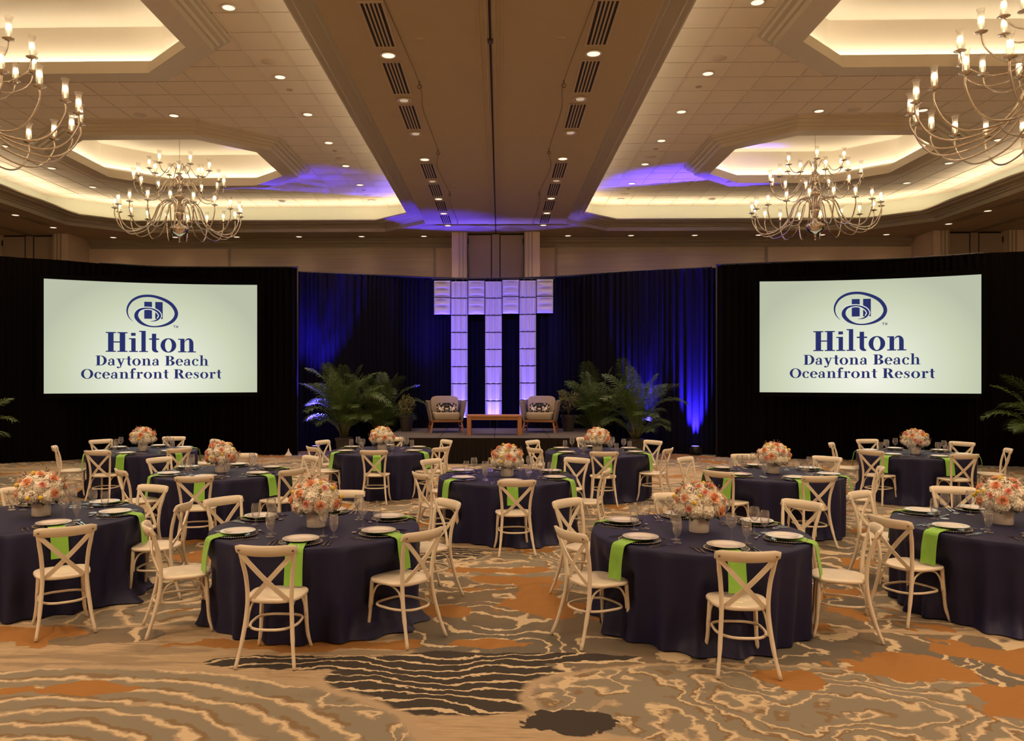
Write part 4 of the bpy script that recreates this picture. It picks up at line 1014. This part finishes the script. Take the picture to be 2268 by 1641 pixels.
def knife_mesh(L=.23):
    mb = MB(); z = .004
    mb.loft([[(-.006, -L / 2, z), (.006, -L / 2, z), (.006, -L / 2, z + .005), (-.006, -L / 2, z + .005)], [(-.0075, -L * .3, z), (.0075, -L * .3, z), (.0075, -L * .3, z + .006), (-.0075, -L * .3, z + .006)], [(-.005, -L * .05, z), (.005, -L * .05, z), (.005, -L * .05, z + .004), (-.005, -L * .05, z + .004)], [(-.010, L * .02, z), (.007, L * .02, z), (.007, L * .02, z + .002), (-.010, L * .02, z + .002)], [(-.009, L * .4, z), (.007, L * .4, z), (.007, L * .4, z + .002), (-.009, L * .4, z + .002)], [(.003, L * .5, z), (.007, L * .5, z), (.007, L * .5, z + .002), (.003, L * .5, z + .002)]])
    return mb.mesh('knife', M['silver'])
def spoon_mesh(L=.18):
    mb = MB(); z = .005
    mb.loft([[(-.006, -L / 2, z), (.006, -L / 2, z), (.006, -L / 2, z + .003), (-.006, -L / 2, z + .003)], [(-.003, L * .2, z + .003), (.003, L * .2, z + .003), (.003, L * .2, z + .006), (-.003, L * .2, z + .006)]])
    mb.sphere((0, L * .36, z + .004), .019, 12, 6, 1, 1.4, .35); return mb.mesh('spoon', M['silver'])
me_fork, me_knife, me_spoon = fork_mesh(), knife_mesh(), spoon_mesh()
me_wbowl = MB().lathe([(.003, .098), (.016, .104), (.030, .120), (.038, .145), (.038, .17), (.032, .205), (.031, .2055), (.0365, .17), (.0365, .146), (.028, .122), (.004, .102)], 18).mesh('bowl', M['glass'])
me_wstem = MB().lathe([(.036, .003), (.034, .006), (.010, .010), (.0045, .02), (.0035, .05), (.004, .09), (.009, .100)], 14, cap0=True).mesh('stem', M['glass'])
me_gbowl = MB().lathe([(.004, .045), (.018, .055), (.029, .075), (.034, .11), (.033, .15), (.029, .172), (.028, .172), (.0315, .15), (.0325, .11), (.027, .078), (.004, .05)], 18).mesh('bowl', M['glass'])
me_gstem = MB().lathe([(.034, .003), (.031, .006), (.010, .011), (.006, .02), (.010, .03), (.006, .038), (.008, .046)], 14, cap0=True).mesh('stem', M['glass'])
def napkin_mesh(reach, drop, seed):
    rnd = random.Random(seed); a, b = rnd.uniform(-.3, .3), rnd.uniform(0, 6); mb = MB()
    path = [(-.07, .015), (.05, .0165), (.13, .020), (reach - .03, .010), (reach - .005, .007), (reach + .012, -.002), (reach + .022, -.020)]
    for k in range(1, 7): path.append((reach + .024 + .005 * k + .003 * sin(b + k), -.020 - drop * k / 6))
    rings = []
    for i, (y, z) in enumerate(path):
        t = i / (len(path) - 1); w_ = .064 + .006 * t; sk = a * .03 * t; ring = []
        for j in range(7):
            u = -1 + j / 3.0; wv = .004 * sin(u * 3 + b) * (1 if i > 6 else 0)
            ring.append((u * w_ + sk, -(y + wv), z))
        for j in range(6, -1, -1):
            u = -1 + j / 3.0; wv = .004 * sin(u * 3 + b) * (1 if i > 6 else 0); nz = .004 if i < 5 else 0; ny = .006 if i >= 5 else 0
            ring.append((u * w_ + sk, -(y + wv + ny), z + nz))
        rings.append(ring)
    return mb.loft(rings, caps=True, smooth=False).mesh('napkin', M['napkin'])
R_T = .90; R_S = .70
NAP = [napkin_mesh(R_T - R_S + .012, d, i) for i, d in enumerate((.23, .25, .21, .24))]

# ------------------------------------------------------------------ flowers
def floret_cluster(seed, R=.056, n=84):
    rnd = random.Random(seed); mb = MB()
    for i in range(n):
        b = math.acos(1 - 1.75 * (i + .5) / n); a = i * 2.39996; q = Vector((sin(b) * cos(a), sin(b) * sin(a), cos(b)))
        c = q * R * rnd.uniform(.88, 1.05); x = q.cross(Vector((.3, .2, .9))).normalized(); y = q.cross(x); th = rnd.uniform(0, 6); s_ = .0165
        for k in range(4):
            u = x * cos(th + k * pi / 2) + y * sin(th + k * pi / 2); v = q.cross(u); li = q * rnd.uniform(.001, .006)
            mb.add([c, c + u * s_ * .6 + v * s_ * .55 + li * .5, c + u * s_ * 1.15 + li, c + u * s_ * .6 - v * s_ * .55 + li * .5], [(0, 1, 2, 3)])
    mb.sphere((0, 0, -.008), R * .78, 10, 6); return mb.mesh('hydrangea', M['hyd'])
def rose_mesh(mat, R=.034, seed=0):
    rnd = random.Random(seed); mb = MB()
    for ring, (cnt, r0, h, lean) in enumerate(((1, .20, .62, .0), (3, .34, .66, .12), (4, .55, .62, .25), (5, .78, .52, .45), (6, .98, .34, .75))):
        for k in range(cnt):
            a0 = 2 * pi * k / cnt + ring * .9; sp = 2 * pi / cnt * .72 if cnt > 1 else pi * 1.05; g = []
            for v in range(4):
                row = []
                for u in range(6):
                    a = a0 + sp * (u / 5 - .5) * 1.25; t = v / 3; rr = R * r0 * (.35 + .65 * sin(min(1.0, t * 1.05) * pi / 2)) * (1 + lean * t * t * .5); zz = R * (h * t * 1.4 - .25 - .25 * lean * t * t - .08 * ((u / 5 - .5) * 2) ** 2 * t)
                    row.append((rr * cos(a), rr * sin(a), zz))
                g.append(row)
            mb.loft(g, caps=False, closed=False, smooth=True)
    return mb.mesh('rose', mat)
def button_mesh():
    mb = MB()
    for ring, (n, b) in enumerate(((1, 0), (7, .5), (11, 1.0), (13, 1.45))):
        for k in range(n):
            a = 2 * pi * k / n + ring; q = Vector((sin(b) * cos(a), sin(b) * sin(a), cos(b))); mb.sphere(q * .013, .0062, 6, 4)
    return mb.mesh('yellow_button', M['yellow'])
def leaf_mesh():
    pts = [(0, 0, 0), (.018, .02, .004), (.022, .045, .002), (0, .085, -.012), (-.022, .045, .002), (-.018, .02, .004)]
    return MB().add(pts, [(0, 1, 2), (0, 2, 3), (0, 3, 4), (0, 4, 5)]).mesh('leaf', M['leaf'])
def sprig_mesh():
    mb = MB(); rnd = random.Random(4)
    for i in range(9):
        p = Vector((rnd.uniform(-.02, .02), rnd.uniform(-.02, .02), rnd.uniform(.01, .05))); mb.tube([(0, 0, -.02), p], .0012, 4); mb.sphere(p, .0055, 6, 4)
    return mb.mesh('berry_sprig', M['berry'])
HYD = [floret_cluster(i) for i in range(3)]; ROSE = {'peach': rose_mesh(M['peach'], .036, 1), 'pink': rose_mesh(M['pink'], .024, 2), 'pale': rose_mesh(M['pale'], .034, 3)}
me_btn, me_lf, me_sprig = button_mesh(), leaf_mesh(), sprig_mesh()
me_vase = MB().lathe([(.078, .0), (.083, .004), (.083, .135), (.079, .137), (.076, .13), (.076, .02), (.001, .018)], 28, cap0=True).mesh('vase', M['vase'])
def bouquet(x, y, z, tname, seed):
    rnd = random.Random(seed); r = empty('flower_arrangement', (x, y, z), rnd.uniform(0, 6)); tag(r, f'cream and peach flower dome in a white vase on the {tname}', 'flower arrangement', 'table centrepieces')
    put('vase', me_vase, r); MB().sphere((0, 0, .235), .12, 14, 8, 1, 1, .85).build('stem_ball', M['stem'], r)
    C0 = Vector((0, 0, .226)); RX, RZ = .174, .152
    def at(a, b, k=1.0): return C0 + Vector((RX * k * sin(b) * cos(a), RX * k * sin(b) * sin(a), RZ * k * cos(b)))
    def place(name, me, a, b, k, s_=1.0):
        p = at(a, b, k); q = Vector((sin(b) * cos(a), sin(b) * sin(a), cos(b))).to_track_quat('Z', 'Y').to_euler()
        return put(name, me, r, p, q, (s_, s_, s_))
    for i, (b, n) in enumerate(((0.0, 1), (.62, 5), (1.2, 8), (1.78, 9))):
        for k in range(n): place('hydrangea', HYD[(i + k + seed) % 3], 2 * pi * k / n + i * .5 + rnd.uniform(-.1, .1), b + rnd.uniform(-.06, .06), .83 if i < 3 else .86, rnd.uniform(1.08, 1.3))
    used = []
    def spot(bmin, bmax, sep):
        for _ in range(60):
            a, b = rnd.uniform(0, 2 * pi), rnd.uniform(bmin, bmax); p = at(a, b)
            if all((p - u).length > sep for u in used): used.append(p); return a, b
        return a, b
    for i in range(10):
        a, b = spot(.15, 1.75, .10); nm = ('peach', 'peach', 'pale')[i % 3]; place('rose', ROSE[nm], a, b, 1.24, rnd.uniform(.9, 1.1))
    for i in range(7):
        a, b = spot(.3, 1.8, .06); place('spray_rose', ROSE['pink'], a, b, 1.25, rnd.uniform(.85, 1.1))
    for i in range(7):
        a, b = spot(.2, 1.75, .05); place('yellow_button', me_btn, a, b, 1.27, rnd.uniform(.9, 1.3))
    for i in range(7):
        a, b = spot(.2, 1.6, .045); place('berry_sprig', me_sprig, a, b, 1.22, 1.0)
    for i in range(9):
        a = 2 * pi * i / 9; p = at(a, 2.15, .8); put('leaf', me_lf, r, p, (rad(-20), 0, a - pi / 2), (1.1, 1.1, 1.1))

# ------------------------------------------------------------------ tables
TABLES = [
 ((-4.36, 7.55), "front row's far left table", [-52, 4, 64, 124, 184], [(-3.45, 6.36), (-2.99, 7.62), (-3.77, 8.72), (-5.16, 8.6)]),
 ((-1.62, 7.06), "front row's centre-left table", None, [(-1.67, 5.68), (-.57, 6.28), (-.47, 7.73), (-1.61, 8.34), (-2.74, 7.87), (-2.87, 6.48)]),
 ((1.70, 6.90), "front row's centre-right table", None, [(1.73, 5.57), (.53, 6.3), (.63, 7.81), (1.79, 8.26), (2.92, 7.78), (3.02, 6.5)]),
 ((4.52, 7.32), "front row's far right table", [-155, 132, 78, -96], [(3.40, 6.95), (4.89, 8.8), (3.72, 8.42)]),
 ((-3.82, 10.95), "middle row's left table", None, [(-3.67, 9.5), (-4.83, 10.18), (-4.97, 11.62), (-3.95, 12.22), (-2.63, 10.23), (-2.78, 11.86)]),
 ((.10, 10.60), "middle row's centre table", None, [(.18, 9.23), (-.88, 9.95), (-.99, 11.47), (1.15, 11.69), (1.29, 10.31), (.12, 12.1)]),
 ((3.72, 11.0), "middle row's right table", None, [(3.82, 9.71), (2.78, 10.21), (2.68, 11.79), (3.75, 12.26), (4.85, 11.96), (4.99, 10.63)]),
 ((-6.25, 13.95), "back row's far left table", None, [(-7.42, 14.75), (-7.52, 13.4), (-6.42, 12.75), (-5.27, 13.1), (-6.33, 15.5), (-5.29, 14.8)]),
 ((-2.07, 14.1), "back row's centre-left table", None, [(-2.0, 12.9), (-3.14, 13.42), (-3.22, 14.65), (-2.07, 15.38), (-.98, 14.8), (-.95, 13.39)]),
 ((1.69, 13.95), "back row's centre-right table", None, [(1.65, 12.69), (.58, 14.73), (.55, 13.26), (1.67, 15.46), (2.82, 14.78), (2.72, 13.23)]),
 ((7.0, 13.7), "back row's far right table", None, [(6.87, 15.16), (5.86, 14.29), (5.92, 13.0), (7.1, 12.4), (8.3, 14.6), (8.3, 13.28)]),
]
def seat_name(a):
    a = (a + 180) % 360 - 180
    return ('front' if -120 < a <= -60 else 'front right' if -60 < a <= 0 else 'back right' if 0 < a <= 60 else 'back' if 60 < a <= 120 else 'back left' if a > 120 else 'front left')
def tablecloth(cx, cy, chairs, seed, tname):
    rnd = random.Random(seed); n = 288; folds = [(rnd.randint(9, 12), rnd.uniform(0, 6), .55), (rnd.randint(19, 25), rnd.uniform(0, 6), .70), (5, rnd.uniform(0, 6), .4)]
    rows = [(.30, TZ), (.60, TZ), (.80, TZ), (.875, TZ), (.895, TZ - .002), (.905, TZ - .010)]
    levels = [.70, .62, .52, .42, .32, .22, .12, .05, .012]
    rings = [[(r * cos(2 * pi * j / n), r * sin(2 * pi * j / n), z) for j in range(n)] for r, z in rows]
    puddle = [(rnd.uniform(0, 2 * pi), rnd.uniform(.04, .13), rnd.uniform(.15, .35)) for _ in range(6)]
    for z in levels:
        t = (TZ - z) / TZ; ring = []
        for j in range(n):
            th = 2 * pi * j / n; w_ = sum(k * sin(f * th + p + .5 * t) for f, p, k in folds); w_ = w_ if w_ > 0 else w_ * .55
            r = .903 + .066 * t ** .65 * w_ - .040 * t
            for a, d in chairs:
                da = (th - a + pi) % (2 * pi) - pi
                if abs(da) < .42: r = min(r, (d - .505) + max(0, abs(da) - .20) * .9 + max(0, abs(z - .42) - .10) * 1.0) if r > d - .505 else r
            if z < .06:
                for a, q, w2 in puddle:
                    da = (th - a + pi) % (2 * pi) - pi; r += q * math.exp(-(da / w2) ** 2) * (1 if z < .03 else .55)
            ring.append((r * cos(th), r * sin(th), z + (.004 * sin(9 * th) if z < .03 else 0)))
        rings.append(ring)
    mb = MB(); mb.loft(rings, caps=False, smooth=True)
    b = 0; mb.add([(0, 0, TZ)], []); c = len(mb.v) - 1
    for j in range(n): mb.f.append(((j + 1) % n, j, c)); mb.sm.append(True)
    mb.f = [tuple(reversed(q)) for q in mb.f]
    o = mb.build('tablecloth', M['cloth'], None, (cx, cy, 0)); tag(o, f'navy floor-length cloth draped over the {tname}', 'tablecloth', 'navy tablecloths')
me_ttop = MB().lathe([(.001, TZ - .032), (.885, TZ - .032), (.888, TZ - .02), (.885, TZ - .006), (.001, TZ - .006)], 40).mesh('tabletop', M['tabletop'])
me_tleg = MB().tube([(0, 0, 0), (0, 0, TZ - .034)], .016, 8).mesh('leg', M['tableleg'])
first = True
def copy_obj(o, parent=None):
    c = o.copy(); COL.objects.link(c); c.parent = parent; return c
for ti, ((cx, cy), tname, angs, rails) in enumerate(TABLES):
    ch = []
    for (rx, ry) in rails:
        a = atan2(ry - cy, rx - cx); d = min(1.62, max(1.31, hypot(rx - cx, ry - cy))); ch.append((a, d))
    tb = empty('banquet_table', (cx, cy, 0)); tag(tb, f'round folding table hidden under the navy cloth, {tname}', 'table', 'round banquet tables')
    put('tabletop', me_ttop, tb)
    for k in range(4): put('leg', me_tleg, tb, (.42 * cos(k * pi / 2 + .8), .42 * sin(k * pi / 2 + .8), 0))
    tablecloth(cx, cy, ch, 40 + ti, tname)
    rj = random.Random(100 + ti)
    for a, d in ch:
        if first: c = proto_chair; snapshot(proto_chair); first = False
        else: c = copy_tree(proto_chair)
        dd = d - .295; c.location = (cx + dd * cos(a), cy + dd * sin(a), 0)
        c.rotation_euler = (0, 0, a + pi / 2 + rj.uniform(-.09, .09))
        tag(c, f"white wooden cross-back chair at the {seat_name(math.degrees(a))} of the {tname}", 'chair', 'cross-back banquet chairs')
    bouquet(cx, cy, TZ + .001, tname, 60 + ti)
    for deg in (angs or [-87, -29, 30, 91, 150, -145]):
        a = rad(deg); sn = seat_name(deg); E_ = Matrix.Rotation(a + pi / 2, 4, 'Z')       # local +y points to the table centre
        ctr = Vector((cx + R_S * cos(a), cy + R_S * sin(a), TZ + .0005))
        def world(lx, ly, lz=0): return ctr + (E_ @ Vector((lx, ly, lz)))
        rz = a + pi / 2; where = f'{sn} setting of the {tname}'
        r = tag(put('charger_plate', me_charger, None, ctr, (0, 0, rz)), f'beaded glass charger plate, {where}', 'charger plate', 'glass charger plates')
        o = put('beaded_rim', me_beads, r); tag(o, kind='stuff')
        tag(put('napkin', rj.choice(NAP), None, ctr, (0, 0, rz)), f'lime green hanging napkin, {where}', 'napkin', 'lime green napkins')
        tag(put('dinner_plate', me_plate, None, world(0, .01, .020), (0, 0, rz)), f'white china dinner plate at the {where}', 'plate', 'white dinner plates')
        for lx, w_ in ((-.205, 'inner'), (-.24, 'outer')):
            tag(put('fork', me_fork, None, world(lx + rj.uniform(-.004, .004), rj.uniform(-.02, .02)), (0, 0, rz + rj.uniform(-.1, .1))), f'{w_} silver fork at the {where}', 'fork', 'silver forks')
        for lx, w_ in ((.200, 'inner'), (.232, 'outer')):
            tag(put('knife', me_knife, None, world(lx, rj.uniform(-.015, .015)), (0, 0, rz + rj.uniform(-.06, .06))), f'{w_} silver knife at the {where}', 'knife', 'silver knives')
        tag(put('spoon', me_spoon, None, world(.0, .215), (0, 0, rz + pi / 2 + rj.uniform(-.15, .15))), f'silver dessert spoon, {where}', 'spoon', 'silver spoons')
        gx, gy = rj.uniform(-.01, .01), rj.uniform(-.015, .015)
        g = empty('wine_glass', world(.13 + gx, .27 + gy)); g.scale = (1.13, 1.13, 1.13); tag(g, f'tall clear wine glass at the {where}', 'wine glass', 'wine glasses'); put('bowl', me_wbowl, g); put('stem', me_wstem, g)
        g = empty('water_goblet', world(.225 + gx, .20 - gy)); g.scale = (1.12, 1.12, 1.12); tag(g, f'short clear water goblet at the {where}', 'water goblet', 'water goblets'); put('bowl', me_gbowl, g); put('stem', me_gstem, g)
